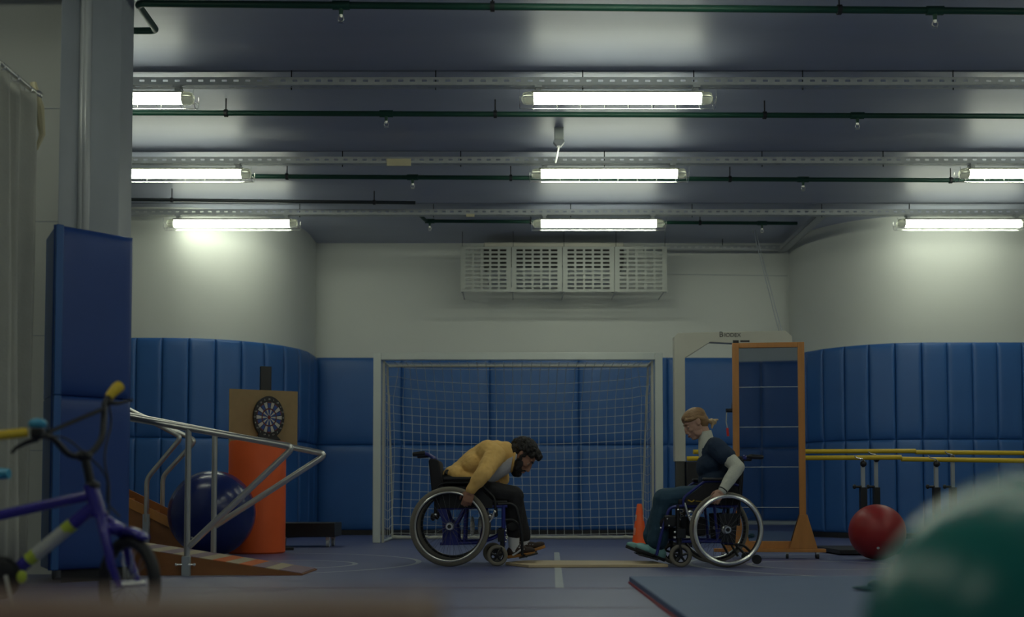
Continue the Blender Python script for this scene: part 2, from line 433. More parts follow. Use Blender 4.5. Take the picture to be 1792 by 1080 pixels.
# big pads wrapped round the column
a0, a1 = Vector((UX(80, 7.0), 7.0, 0)), Vector((UX(219, 7.37), 7.37, 0))
t = (a1 - a0).normalized(); ang = math.atan2(t.y, t.x)
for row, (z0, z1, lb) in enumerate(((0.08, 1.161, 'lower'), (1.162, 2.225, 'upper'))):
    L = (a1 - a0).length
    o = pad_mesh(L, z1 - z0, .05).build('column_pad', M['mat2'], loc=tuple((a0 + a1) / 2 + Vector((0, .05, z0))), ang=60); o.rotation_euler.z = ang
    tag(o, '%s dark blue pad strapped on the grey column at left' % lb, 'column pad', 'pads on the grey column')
    o2 = MB().prism([(0.0, 0.0), (0.05, 0.0), (.18, .45), (.14, .47)], 0, z1 - z0, 'z').build('side_flap', M['mat'], o, bevel=.008)
    o2.location = (-L / 2 - .005, -.05, 0); 
tag(MB().prism([(-2.80, 7.12), (-2.45, 7.46), (-2.5, 7.5), (-2.9, 7.4)], 0, .08, 'z').build('rubber_kerb', M['base']), 'black rubber kerb under the dark blue column pads', 'kerb')

# ------------------------------------------------------------------ ceiling services
def rail_strip(x0, x1, y0, z, name, w_=0.10, h_=0.062):
    """slotted steel tray: perforated cheek towards the room plus perforated bottom and a back cheek"""
    pitch, sw = 0.098, 0.042
    vs = []; fs = []
    def strip(P, x0, x1, hh, off):
        us = [x0]; x_ = x0 + .03 + off
        while x_ + sw < x1 - .02: us += [x_, x_ + sw]; x_ += pitch
        us.append(x1); rows = [0, hh * .36, hh * .36 + .019, hh]
        o = len(vs)
        for u_ in us:
            for r_ in rows: vs.append(P(u_, r_))
        for i in range(len(us) - 1):
            for k in range(3):
                if k == 1 and i % 2 == 1: continue
                fs.append((o + i * 4 + k, o + (i + 1) * 4 + k, o + (i + 1) * 4 + k + 1, o + i * 4 + k + 1))
    strip(lambda u_, r_: (u_, y0, z + r_), x0, x1, h_, 0)
    strip(lambda u_, r_: (u_, y0 + r_, z), x0, x1, w_, pitch / 2)
    ob = MB().add(vs, fs).build(name, M['tray'], smooth=False)
    sd = ob.modifiers.new('t', 'SOLIDIFY'); sd.thickness = 0.003
    return ob
ROW_Y = [9.43, 11.66, 13.8]
TZ = 3.965
TL = ['nearest', 'middle', 'farthest']
rods_px = [[503, 760, 1022, 1220, 1414, 1682], [595, 805, 1060, 1340, 1555], [520, 757, 1000, 1215, 1445, 1600]]
for i, y in enumerate(ROW_Y):
    tr = rail_strip(-4.8, 7.5, y - .05, TZ, 'cable_tray')
    tag(tr, 'perforated steel cable tray under the ceiling, %s of the three long ones' % TL[i], 'cable tray', 'long perforated trays under the ceiling')
    for px in rods_px[i]:
        xx = UX(px, y)
        MB().cyl((xx, y + .02, TZ - .02), (xx, y + .02, ZC + .02), .005, n=8).build('hanger_rod', M['base'], tr)
yb = 15.85
tr = rail_strip(UX(1128, yb), UX(1375, yb), yb - .05, 3.985, 'cable_tray', .09, .055)
tag(tr, 'short perforated cable tray hung close to the back wall above the vent guard', 'cable tray')
for px in (1268, 1330):
    xx = UX(px, yb); MB().cyl((xx, yb, 3.98), (xx, yb, ZC), .005, n=8).build('hanger_rod', M['base'], tr)
# tray that runs front to back along the right
tx = UX(1372, 15.8)
o = MB().bb((tx - .02, 13.85, 3.97), (tx + .10, 15.9, 3.975)).bb((tx - .02, 13.85, 3.97), (tx - .015, 15.9, 4.03)).bb((tx + .095, 13.85, 3.97), (tx + .1, 15.9, 4.03)).build('cable_tray', M['tray'], smooth=False)
tag(o, 'plain grey cable tray running front to back over the right corner', 'cable tray')
# sprinkler pipes
def pipe(px0, py0, px1, py1, Z, rad, clamps, heads, m, label, extra=None):
    def at(px, py):
        # point on the plane z = Z
        dx = (px - 896) / F; v = (540 - py + SHIFT) / F
        dz = math.sin(TILT) + v * math.cos(TILT); dy = math.cos(TILT) - v * math.sin(TILT)
        t = (Z - H) / dz; return Vector((dx * t, dy * t, Z))
    a, b = at(px0, py0), at(px1, py1)
    pts = [a, b]
    if extra: pts = fillet([at(*q) for q in extra] + [a, b], .05)
    root = MB().tube(pts, rad, 14).build('sprinkler_pipe', m)
    tag(root, label, 'sprinkler pipe', 'sprinkler pipes under the ceiling')
    for px in clamps:
        p = a.lerp(b, (px - px0) / (px1 - px0))
        MB().tube([p + Vector((-.015, 0, 0)), p + Vector((.015, 0, 0))], rad * 1.45, 14).cyl(p + Vector((0, 0, rad)), (p.x, p.y, ZC - .005), .006, n=8).build('pipe_clamp', M['base'], root)
    for px in heads:
        p = a.lerp(b, (px - px0) / (px1 - px0))
        h = MB().tube([p + Vector((-.06, 0, 0)), p + Vector((.06, 0, 0))], rad * 1.3, 14).cyl(p, p - Vector((0, 0, rad + .045)), rad * .75, rad * .55).build('pipe_tee', m, root)
        q = p - Vector((0, 0, rad + .045))
        MB().cyl(q, q - Vector((0, 0, .02)), .014, .01).tube([q + Vector((-.016, 0, -.01)), q + Vector((-.02, 0, -.035)), q + Vector((0, 0, -.05)), q + Vector((.02, 0, -.035)), q + Vector((.016, 0, -.01))], .0035, 6) \
            .cyl(q - Vector((0, 0, .052)), q - Vector((0, 0, .056)), .02).build('sprinkler_head', M['steel'], h)
    return root, at
pipe(240, 6, 1900, 21, 4.0, .025, (855, 1463), (592, 1632), M['green'], 'green sprinkler pipe closest to the camera, with an elbow at its left end', [(120, 54), (274, 54)])
pipe(120, 197, 1900, 204, 4.0, .024, (393, 862, 1334), (672, 1497), M['green'], 'green sprinkler pipe passing below the nearest row of caged lamps')
pipe(120, 307, 1900, 317, 4.0, .024, (497, 886, 1270, 1660), (715, 1399), M['green'], 'green sprinkler pipe passing behind the second row of caged lamps')
pipe(120, 348, 727, 355, 4.0, .020, (299, 654), (), M['darkpipe'], 'short black pipe under the ceiling at left, ending above the goal')
pipe(746, 387, 1395, 391, 4.0, .022, (928, 1224), (752, 1333), M['green'], 'short green sprinkler pipe nearest to the back wall', [(733, 375)])
# lamps
def make_lamp():
    r = empty('caged_lamp', (0, 0, 0), 'x', 'ceiling lamp', 'caged tube lamps under the trays')
    MB().cyl((-.70, 0, 0), (.70, 0, 0), .050, n=24).build('tube_diffuser', M['lamp'], r)
    for s in (-1, 1):
        MB().tube([(s * .702, 0, 0), (s * .76, 0, 0), (s * .785, 0, 0), (s * .80, 0, 0)], [.054, .054, .045, .02], 20).build('end_cap', M['lampend'], r)
        MB().bb((s * .66 - .02, -.02, .05), (s * .66 + .02, .02, .10)).bb((s * .66 - .03, -.045, .082), (s * .66 + .03, .045, .097)).build('bracket', M['tray'], r)
    vs = []; n = 14
    for x_ in (-.72, .72):
        for i in range(n + 1):
            a = math.radians(35 + 110 * i / n)
            for rr in (.056, .060): vs.append((x_, rr * math.cos(a), rr * math.sin(a) * 1.05))
    k = 2 * (n + 1); fs = []
    for i in range(n):
        j = 2 * i
        fs += [(j, j + 2, k + j + 2, k + j), (j + 1, k + j + 1, k + j + 3, j + 3), (j, j + 1, j + 3, j + 2), (k + j, k + j + 2, k + j + 3, k + j + 1)]
    MB().add(vs, fs).build('housing', M['offwhite'], r)
    c = MB(); R = .088
    angs = [math.radians(q) for q in (-170, -130, -90, -50, -10)]
    for a in angs:
        c.tube([(-.815, R * math.cos(a), R * math.sin(a)), (.815, R * math.cos(a), R * math.sin(a))], .0022, 6)
    for i in range(8):
        x_ = -.70 + 1.4 * i / 7
        c.tube([(x_, R * math.cos(math.radians(q)), R * math.sin(math.radians(q))) for q in range(-185, 10, 15)], .0024, 6)
    for x_ in (-.815, .815):
        c.tube([(x_, R * math.cos(math.radians(q)), R * math.sin(math.radians(q))) for q in range(-215, 40, 15)], .003, 6)
        c.tube([(x_, -R * .9, -.03), (x_, R * .9, -.03)], .0024, 6)
    c.build('wire_cage', M['chrome'], r)
    return r
L0 = make_lamp()
cols = {'left': (-3.46, -3.49, -3.41), 'middle': (.88, 1.0, 1.055), 'right': (5.40, 5.41, 5.49)}
first = True
for ri, y in enumerate([7.22] + ROW_Y + [5.03, 2.85, .65]):
    for cn in ('left', 'middle', 'right'):
        if ri == 0: x_ = (-3.46, .85, 5.4)[('left', 'middle', 'right').index(cn)]
        elif ri <= 3: x_ = cols[cn][ri - 1]
        else: x_ = (-3.46, .85, 5.4)[('left', 'middle', 'right').index(cn)]
        if ri == 0 and cn == 'left': continue
        row = {1: 'in the row closest to the camera', 2: 'in the second row', 3: 'in the row nearest the back wall'}.get(ri, 'overhead out of view')
        lb = 'lit tube lamp in a wire cage, %s column, %s' % (cn, row) if ri in (1, 2, 3) else 'lit caged tube lamp on the ceiling over the camera'
        if first: L0.location = (x_, y, 3.865); L0['label'] = lb; first = False
        else: dup(L0, (x_, y, 3.865), lb)
# trays over the lamps nearer than the frame
for y in (7.22, 5.03, 2.85, .65):
    tag(MB().bb((-4.8, y - .05, TZ), (7.5, y + .05, TZ + .05)).build('cable_tray', M['tray'], smooth=False), 'cable tray on the ceiling over the camera, out of view', 'cable tray', 'trays over the camera')
# little white box on its stem, and the tags on the trays
p = U(978, 240, 11.05)
o = empty('junction_box', (p.x, 11.05, 4.0), 'small white ceiling box on a thin stem above the second tray', 'junction box')
MB().bb((-.045, -.04, .02), (.045, .04, .15)).build('box_body', M['white'], o, bevel=.006)
MB().prism([(-.045, .02), (.045, .02), (.055, .0), (.02, -.04), (-.02, -.04), (-.055, 0)], -.035, .035, 'y').build('box_base', M['greymetal'], o)
MB().tube([(0, 0, -.03), (-.005, .3, -.04), (-.01, .55, -.03)], .011, 8).build('stem', M['white'], o)
p = U(698, 285, 11.6); tag(MB().box((p.x, 11.6, p.z + .005), (.25, .01, .075)).build('card_tag', M['tag'], smooth=False), 'blank cream card hanging under the middle tray, left of centre', 'card')
p = U(823, 375, 13.7); tag(MB().box((p.x, 13.72, TZ - .02), (.10, .01, .035)).build('card_tag', M['tag'], smooth=False), 'tiny cream card under the farthest tray', 'card')

# ------------------------------------------------------------------ vent guard and fan unit on the back wall
yg = 15.35
gx = [UX(q, yg) for q in (805, 895, 985, 1077, 1170)]
gz0, gz1 = UZ(511, yg), UZ(432, yg)
for k in range(4):
    x0, x1 = gx[k] + .004, gx[k + 1] - .004; vs = []; fs = []
    us = [x0]; mrg = .085 if k else .06; wv = (x1 - x0 - 2 * .05)
    cw = wv / 5
    for j in range(5): us += [x0 + .05 + cw * j + cw * .12, x0 + .05 + cw * (j + 1) - cw * .12]
    us.append(x1)
    hh = gz1 - gz0; rz = [gz0]
    for j in range(10): rz += [gz0 + .02 + (hh - .04) * (j + .25) / 10, gz0 + .02 + (hh - .04) * (j + .75) / 10]
    rz.append(gz1)
    for u_ in us:
        for r_ in rz: vs.append((u_, yg, r_))
    nr = len(rz)
    for i in range(len(us) - 1):
        for j in range(nr - 1):
            if i % 2 == 1 and j % 2 == 1: continue
            fs.append((i * nr + j, (i + 1) * nr + j, (i + 1) * nr + j + 1, i * nr + j + 1))
    o = MB().add(vs, fs).build('guard_panel', mat('guard grey paint', (.38, .40, .37), .5), smooth=False)
    sd = o.modifiers.new('t', 'SOLIDIFY'); sd.thickness = .012
    # folded side lips that keep the panel off the wall
    MB().bb((x0, yg, gz0), (x0 + .035, yg + .06, gz1)).bb((x1 - .035, yg, gz0), (x1, yg + .06, gz1)).build('side_lip', M['tray'], o, smooth=False)
    xs = [x0 + .02] + ([x1 - .02] if k == 3 else [])
    for xr in xs:
        MB().cyl((xr, yg + .04, gz1 - .02), (xr, yg + .04, ZC + .02), .004, n=6).build('hanger_wire', M['base'], o)
        MB().cyl((xr, yg + .04, gz0 + .03), (xr, YB, gz0 + .03), .008, n=6).build('standoff', M['tray'], o)
    tag(o, 'slotted steel guard panel hanging before the ceiling vent, %s of four from the left' % ORD[k], 'vent guard', 'slotted guard panels by the ceiling')
ac = empty('fan_unit', (0, 0, 0), 'long dark fan heater with cream casing behind the slotted guard panels', 'fan heater')
ax0, ax1 = UX(846, 15.6), UX(1094, 15.6); az0, az1 = UZ(494, 15.7), UZ(424, 15.6)
MB().bb((ax0, 15.62, az0 + .22), (ax1, YB - .01, az1 - .07)).build('dark_body', M['darkvent'], ac, bevel=.01)
MB().bb((ax0, 15.60, az1 - .07), (ax1, YB - .01, az1)).build('casing', M['offwhite'], ac, bevel=.02)
MB().bb((ax0 + .05, 15.75, az0), (ax1 - .05, YB - .01, az0 + .22)).build('lower_casing', M['greymetal'], ac, bevel=.02)
tag(MB().tube([(UX(1170, YB), YB - .004, UZ(480, YB)), (UX(1382, YB), YB - .004, UZ(483, YB))], .004, 6).build('wall_cable', M['greymetal']), 'thin grey cable stretched along the back wall above the gantry', 'cable')

# ------------------------------------------------------------------ goal
YG = 13.25
gl, gr, gt = UX(652, YG), UX(1161, YG), UZ(617, YG)
goal = empty('goal', ((gl + gr) / 2, YG, 0), 'white framed handball goal with a square mesh net', 'goal')
gw = (gr - gl) / 2
MB().bb((-gw, 0, 0), (-gw + .088, .08, gt)).build('post', M['white'], goal, bevel=.01)
MB().bb((gw - .088, 0, 0), (gw, .08, gt)).build('post', M['white'], goal, bevel=.01)
MB().bb((-gw + .088, .0, gt - .085), (gw - .088, .08, gt)).build('crossbar', M['white'], goal, bevel=.008)
iw = gw - .11
MB().tube(fillet([(-iw, .1, .02), (-iw, 1.18, .02), (iw, 1.18, .02), (iw, .1, .02)], .08), .018, 10).build('ground_frame', M['white'], goal)
MB().tube(fillet([(-iw, .1, gt - .1), (-iw, .5, gt - .1), (iw, .5, gt - .1), (iw, .1, gt - .1)], .05), .018, 10).build('top_frame', M['offwhite'], goal)
for s in (-1, 1):
    MB().tube(fillet([(s * iw, .5, gt - .1), (s * iw, 1.0, .9), (s * iw, 1.18, .02)], .3), .012, 8).build('net_hoop', M['offwhite'], goal)
    MB().bb((s * iw - .014, .09, 0), (s * iw + .014, .12, gt - .09)).build('net_rail', M['offwhite'], goal)
# net: rows hang down the back, columns run across; sides close it
def netdepth(z):
    t = z / gt
    if t > .80: return .55 + (1 - (t - .80) / .20) * .60
    return 1.15 - .0 * t
cell = .107; nm_ = MB()
ncol = int(2 * iw / cell); nrow = int(gt / cell) - 0
def netp(u_, z):
    """u in -1..1 across the back"""
    sag = (1 - u_ * u_) * .07 * (0.3 + z / gt)
    wob = .012 * noise.noise(Vector((u_ * 4, z * 2.2, 0)))
    inx = iw * (1 - .02 * math.sin(min(1, z / gt) * PI))
    edge = .10 * max(0, abs(u_) - .8) / .2 * max(0, (z / gt - .8) / .2)
    return Vector((u_ * inx * (1 - edge) + wob, netdepth(z) - .12 * max(0, abs(u_) - .93) / .07, max(.012, z - sag * (1 if z < gt - .15 else .3))))
zs = [gt - .10 - cell * k for k in range(nrow)]
zs = [z for z in zs if z > .03] + [.03]
us = [-1 + 2 * i / ncol for i in range(ncol + 1)]
tr_ = .0030
for z in zs: nm_.tube([netp(u_, z) for u_ in us], tr_, 5, cap=False)
for u_ in us:
    base = [netp(u_, z) for z in zs]
    nm_.tube([Vector((base[0].x, .1, gt - .1))] + base, tr_, 5, cap=False)
for s in (-1, 1):
    for z in zs:
        d = netp(s, z).y; nm_.tube([Vector((s * iw, .1, z - .0)), Vector((s * (iw - .01), d * .5, z - .04)), netp(s, z)], tr_, 5, cap=False)
    for k in range(1, 4):
        f_ = k / 4; nm_.tube([Vector((s * iw, .1 + (netp(s, z).y - .1) * f_, z - .04 * math.sin(f_ * PI))) for z in zs], tr_, 5, cap=False)
for q in range(1, 5):
    nm_.tube([Vector((u_ * iw, .1 + .1 * q, gt - .1)) for u_ in (-1, 1)], tr_, 5, cap=False)
nm_.build('net', M['net'], goal)
rp = MB(); pts = []
for i in range(120):
    u_ = -1 + 2 * i / 119
    pts.append((u_ * (iw - .02), .98 + .05 * noise.noise(Vector((u_ * 9, 3, 0))), .03 + .015 * abs(noise.noise(Vector((u_ * 25, 0, 0))))))
rp.tube(pts, [.018 + .012 * abs(noise.noise(Vector((i * .4, 1, 0)))) for i in range(120)], 8)
rp.build('net_hem', M['rope'], goal)

# ------------------------------------------------------------------ gantry (lettering on the beam as on the thing)
YZ = 12.8
ga = empty('gait_gantry', (0, 0, 0), 'tall off-white gait training gantry with lettering on its beam, behind the tall mirror', 'gantry')
g = lambda px, py: (UX(px, YZ), UZ(py, YZ))
poly = [g(1180, 800), g(1180, 590), g(1186, 584), g(1340, 579), g(1376, 578), g(1387, 588), g(1387, 606), g(1283, 606), g(1283, 598), g(1243, 599), g(1199, 628), g(1199, 808), g(1180, 808)]
poly = [g(1180, 808), g(1180, 591), g(1187, 584), g(1376, 580), g(1387, 590), g(1387, 800), g(1370, 800), g(1370, 606), g(1283, 602), g(1243, 600), g(1199, 628), g(1199, 808)]
MB().prism(poly, YZ - .06, YZ + .06, 'y').build('frame', M['offwhite'], ga, bevel=.006)
for px in (1190, 1378):
    x_ = UX(px, YZ)
    MB().bb((x_ - .05, YZ - .045, .1), (x_ + .05, YZ + .045, UZ(806, YZ))).build('lower_column', mat('dark olive metal', (.05, .05, .045), .5), ga, bevel=.005)
    MB().bb((x_ - .05, YZ - .75, .06), (x_ + .05, YZ + .3, .14)).build('base_leg', M['offwhite'], ga, bevel=.01)
    for yy in (YZ - .68, YZ + .22):
        MB().cyl((x_ - .02, yy, .045), (x_ + .02, yy, .045), .045).build('castor', M['base'], ga)
MB().bb((UX(1199, YZ), YZ - .1, .35), (UX(1228, YZ), YZ + .1, UZ(808, YZ))).build('drive_box', M['black'], ga, bevel=.01)
MB().bb((UX(1283, YZ), YZ - .07, UZ(606, YZ)), (UX(1293, YZ), YZ - .055, UZ(597, YZ))).bb((UX(1296, YZ), YZ - .065, UZ(600, YZ)), (UX(1312, YZ), YZ - .058, UZ(597, YZ))).build('slot_plate', M['base'], ga)
x_, z_ = g(1270, 722)
MB().tube(fillet([(UX(1283, YZ), YZ - .3, UZ(702, YZ)), (UX(1281, YZ), YZ - .3, z_), (UX(1263, YZ), YZ - .3, z_)], .04), .022, 10).build('crank_arm', M['black'], ga)
MB().tube([(UX(1264, YZ), YZ - .3, z_ - .02), (UX(1263, YZ), YZ - .3, UZ(742, YZ)), (UX(1265, YZ), YZ - .3, UZ(752, YZ))], .006, 6).build('cord', M['steel'], ga)
MB().tube([(UX(1265, YZ), YZ - .3, UZ(752, YZ)), (UX(1266, YZ), YZ - .3, UZ(766, YZ))], .014, 8).build('cord_clip', M['redp'], ga)
MB().prism([(UX(1282, YZ), UZ(690, YZ)), (UX(1290, YZ), UZ(690, YZ)), (UX(1290, YZ), UZ(722, YZ)), (UX(1278, YZ), UZ(722, YZ))], YZ - .3, YZ - .06, 'y').build('crank_mount', M['black'], ga)
def text(body, size, loc, rot, m, name, parent, ext=.002):
    c = bpy.data.curves.new(name, 'FONT'); c.body = body; c.size = size; c.extrude = ext; c.align_x = 'CENTER'; c.align_y = 'CENTER'
    o = bpy.data.objects.new(name, c); S.collection.objects.link(o)
    dg = bpy.context.evaluated_depsgraph_get(); me = bpy.data.meshes.new_from_object(o.evaluated_get(dg)); bpy.data.objects.remove(o)
    me.materials.clear(); me.materials.append(m)
    ob = link(name, me, parent, loc); ob.rotation_euler = rot; return ob
x_, z_ = g(1279, 588)
B = text('B', .085, (x_ - .105, YZ - .0615, z_ + .006), (PI / 2, 0, 0), M['base'], 'lettering', ga)
text('IODEX', .062, (x_ + .022, YZ - .0615, z_), (PI / 2, 0, 0), M['base'], 'lettering', ga)
cb = MB().tube([(UX(1357, 13.5), 14.6, 3.97), (UX(1367, YZ), YZ + .02, UZ(580, YZ))], .006, 6).tube([(UX(1361, 13.5), 14.6, 3.97), (UX(1372, YZ), YZ + .02, UZ(580, YZ))], .006, 6).build('power_cable', M['greymetal'])
tag(cb, 'thin grey cables dropping from the tray to the white gantry', 'cable')

# ------------------------------------------------------------------ tall mirror on wheels
ym = 9.95
c0, c1 = Vector((UX(1289, ym + .03), ym + .03, 0)), Vector((UX(1404, ym - .03), ym - .03, 0))
dm = (c1 - c0); am = math.atan2(dm.y, dm.x); Lm_ = dm.length
mr = empty('standing_mirror', ((c0 + c1) / 2), 'tall wood-framed standing mirror on a wheeled base with thin grid lines', 'mirror', rz=am)
zt, zb = UZ(600, ym), .17
h_ = Lm_ / 2
for s in (-1, 1): MB().bb((s * h_ - .028, -.025, .08), (s * h_ + .028, .025, zt)).build('stile', M['wood'], mr, bevel=.004)
MB().bb((-h_ + .028, -.022, zt - .045), (h_ - .028, .022, zt)).build('top_rail', M['wood'], mr, bevel=.004)
MB().bb((-h_ + .028, -.022, .085), (h_ - .028, .022, .15)).build('bottom_rail', M['wood'], mr, bevel=.004)
gl_ = MB().bb((-h_ + .026, -.006, .15), (h_ - .026, .006, zt - .045)).build('mirror_glass', M['mirror'], mr, smooth=False)
for py in (677.5, 747.5, 817.5, 888):
    z = UZ(py, ym); MB().bb((-h_ + .028, -.0075, z - .0028), (h_ - .028, -.006, z + .0028)).build('grid_line', M['line'], gl_, smooth=False)
MB().bb((-h_ - .20, -.05, .055), (h_ + .19, .05, .085)).build('base_board', M['wood'], mr, bevel=.004)
MB().bb((-h_ - .05, .05, .058), (h_ + .05, .12, .08)).build('base_board', M['wood'], mr, bevel=.004)
for s in (-1, 1):
    MB().prism([(s * h_ - .12, .085), (s * h_ + .12, .085), (s * h_ + .035, .38), (s * h_ - .03, .38)], -.045, -.025, 'y').build('gusset', M['wood'], mr, bevel=.003)
    for q in (-1, 1):
        f_ = MB().bb((s * (h_ + .12) - .012, q * .035 - .012, .03), (s * (h_ + .12) + .012, q * .035 + .012, .056)).build('castor', M['steel'], mr)
        MB().cyl((s * (h_ + .12) - .01, q * .035, .022), (s * (h_ + .12) + .01, q * .035, .022), .022).build('castor_wheel', M['base'], f_)
f_ = MB().bb((.13, -.047, .03), (.154, -.023, .056)).build('castor', M['steel'], mr)
MB().cyl((.132, -.035, .022), (.152, -.035, .022), .022).build('castor_wheel', M['base'], f_)
# the mirror face stands upright
mr.rotation_euler.x = math.radians(0.0)

# ------------------------------------------------------------------ parallel bars
pb = empty('parallel_bars', (0, 0, 0), 'pair of yellow parallel walking bars on black telescopic posts', 'parallel bars')
for (Y_, xa, xs_, xb, py1, py2, posts) in ((11.25, 1213, 1602, 1900, (791, 789.5), (791.5, 793), (1533 - 0, 1667)), (10.6, 1202, 1577, 1900, (803, 800.5), (803.5, 807), (1510, 1638))):
    MB().tube([U(xa, py1[0], Y_), U(xs_, py1[1], Y_)], .0225, 14).build('hand_bar', M['yellow'], pb)
    MB().tube([U(xs_, py2[0], Y_ + .02), U(xb, py2[1] + 1, Y_ + .02)], .0225, 14).build('hand_bar', M['yellow'], pb)
    for px in posts:
        t_ = (px - 896) / F * Y_; zt_ = UZ(808, Y_)
        MB().bb((t_ - .016, Y_ - .016, .5), (t_ + .016, Y_ + .016, UZ(806, Y_) if Y_ < 11 else UZ(796, Y_))).build('inner_tube', M['greymetal'], pb)
        MB().bb((t_ - .03, Y_ - .03, .04), (t_ + .03, Y_ + .03, UZ(853, Y_))).build('outer_post', M['black'], pb, bevel=.003)
        MB().cyl((t_ - .075, Y_, UZ(852, Y_)), (t_, Y_, UZ(852, Y_)), .011).ell((t_ - .08, Y_, UZ(852, Y_)), (.017, .022, .022)).build('lock_knob', M['black'], pb)
        zc = UZ(812 if Y_ < 11 else 804, Y_)
        MB().ell((t_, Y_ - .02, zc), (.03, .03, .03)).build('pivot', M['black'], pb)
        MB().tube([(t_, Y_ - .03, zc + .03), (t_ - .02, Y_ - .05, zc + .045), (t_ - .07, Y_ - .05, zc + .055), (t_ - .09, Y_ - .05, zc + .075)], .006, 6).build('crank_handle', M['chrome'], pb)
MB().bb((UX(1440, 11), 10.45, .01), (8.0 - .5, 11.4, .05)).build('base_plate', M['base'], pb, bevel=.005)

# ------------------------------------------------------------------ balls
def ball(px, py, r, Y_, m, label, nm='exercise_ball'):
    p = U(px, py, Y_)
    o = MB().ell((0, 0, 0), r, nu=64, nv=40).build(nm, m, loc=(p.x, Y_, r))
    MB().cyl((0, -.0, r - .002), (0, 0, r + .001), .012).build('valve_plug', M['white'], o)
    o.rotation_euler = (2.2, .4, 0)
    return tag(o, label, 'exercise ball')
ball(371, 898, .386, 10.3, M['ballblue'], 'large dark blue exercise ball behind the ramp handrails')
ball(1535, 931, .235, 9.72, M['ballred'], 'small red exercise ball on the floor by the yellow bars')
gb = ball(1852, 1160, .184, 1.1, M['ballgreen'], 'teal exercise ball close to the camera, blurred at lower right'); gb.location.z = U(1852, 1160, 1.1).z
tag(MB().bb((gb.location.x - .17, .93, 0), (gb.location.x + .2, 1.27, gb.location.z - .182)).build('step_block', M['benchwood'], bevel=.01), 'wooden block under the teal ball, below the picture edge', 'block')

# ------------------------------------------------------------------ foam roll, board, dartboard, trolley, cone
x_ = UX(448, 10.85)
o = MB().lathe([(.0, 0), (.255, 0), (.268, .015), (.268, UZ(775, 10.85) - .02), (.255, UZ(772, 10.85)), (0, UZ(771, 10.85))], n=48).build('foam_roll', M['orange'], loc=(x_, 10.9, 0))
tag(o, 'upright orange foam cylinder standing right of the large blue ball', 'foam cylinder')
yd = 11.45; a_ = math.radians(26)
cx_ = UX(460, yd)
st = empty('board_stand', (cx_, yd + .08, 0), 'black upright stand rising behind the ochre board', 'stand', rz=a_)
MB().bb((-.055, -.02, .03), (.055, .03, UZ(640, yd))).build('upright', M['black'], st, bevel=.004)
MB().bb((-.18, -.2, 0), (.25, .25, .03)).build('foot_plate', M['black'], st, bevel=.004)
wv = .61 / math.cos(a_) * 1.015
bz0, bz1 = UZ(783, yd), UZ(683, yd)
bd = MB().bb((-wv / 2, -.009, 0), (wv / 2, .009, bz1 - bz0)).build('backing_board', M['ply'], loc=(cx_, yd, bz0), smooth=False); bd.rotation_euler.z = a_
tag(bd, 'ochre fibreboard square fixed to the stand behind the dartboard', 'board')
cd = Vector(((465 - 460) / F * yd / math.cos(a_) + .01, -.009, UZ(731, yd) - bz0)); cw = bd.matrix_basis @ cd
dbd = empty('dartboard', cd, 'black blue and white oval dartboard mounted on the ochre board', 'dartboard')
dbd.location = Matrix.Rotation(a_, 4, 'Z') @ cd + Vector((cx_, yd, bz0)); dbd.rotation_euler.z = a_
SX = .83
body = [(.178 * SX * 1.06 * math.cos(math.radians(t)), .215 * math.sin(math.radians(t))) for t in range(-58, 239, 9)]
body += [(-.125, -.225), (.125, -.225)]
MB().prism(body, -.045, 0, 'y').build('case', M['black'], dbd, bevel=.006)
R0 = .155
def sector(mb_, r0, r1, a0_, a1_, y, m):
    n = 3; vs = []
    for i in range(n + 1):
        a = a0_ + (a1_ - a0_) * i / n
        for rr in (r0, r1): vs.append((rr * SX * .93 * math.sin(a), y, rr * math.cos(a) * .93))
    k = len(vs); vs += [(v[0], y + .006, v[2]) for v in vs]
    fs = [(2 * i, 2 * i + 1, 2 * i + 3, 2 * i + 2) for i in range(n)] + [(0, 1, k + 1, k), (2 * n, k + 2 * n, k + 2 * n + 1, 2 * n + 1)] + [(2 * i, 2 * i + 2, k + 2 * i + 2, k + 2 * i) for i in range(n)] + [(2 * i + 1, k + 2 * i + 1, k + 2 * i + 3, 2 * i + 3) for i in range(n)]
    mb_.add(vs, fs, m)
sc = MB()
for i in range(20):
    a = 2 * PI * i / 20; g_ = PI / 20 - .03
    c_ = 0 if i % 2 else 1
    sector(sc, .10, R0, a - g_, a + g_, -.050, c_); sector(sc, .022, .085, a - g_, a + g_, -.050, c_ )
    sector(sc, .088, .098, a - g_, a + g_, -.050, 2); sector(sc, .157, .165, a - g_, a + g_, -.050, 0 if i % 2 else 2)
for i in range(8): sector(sc, .0, .018, PI / 4 * i, PI / 4 * (i + 1), -.052, 2)
sc.build('scoring_face', [M['dwhite'], M['dblue'], M['dred']], dbd, smooth=False)
for i, n_ in enumerate([20, 1, 18, 4, 13, 6, 10, 15, 2, 17, 3, 19, 7, 16, 8, 11, 14, 9, 12, 5]):
    a = 2 * PI * i / 20
    text(str(n_), .022, (.182 * SX * math.sin(a) * .95, -.047, .182 * math.cos(a)), (PI / 2, 0, 0), M['dwhite'], 'number', dbd, .001)
yt = 12.3
tx0, tx1 = UX(478, yt), UX(591, yt)
tl = empty('flat_trolley', ((tx0 + tx1) / 2, yt, 0), 'low black flat trolley on castors against the left corner pads', 'trolley')
hw = (tx1 - tx0) / 2
MB().bb((-hw, -.2, .11), (hw, .3, .26)).build('deck', M['black'], tl, bevel=.008)
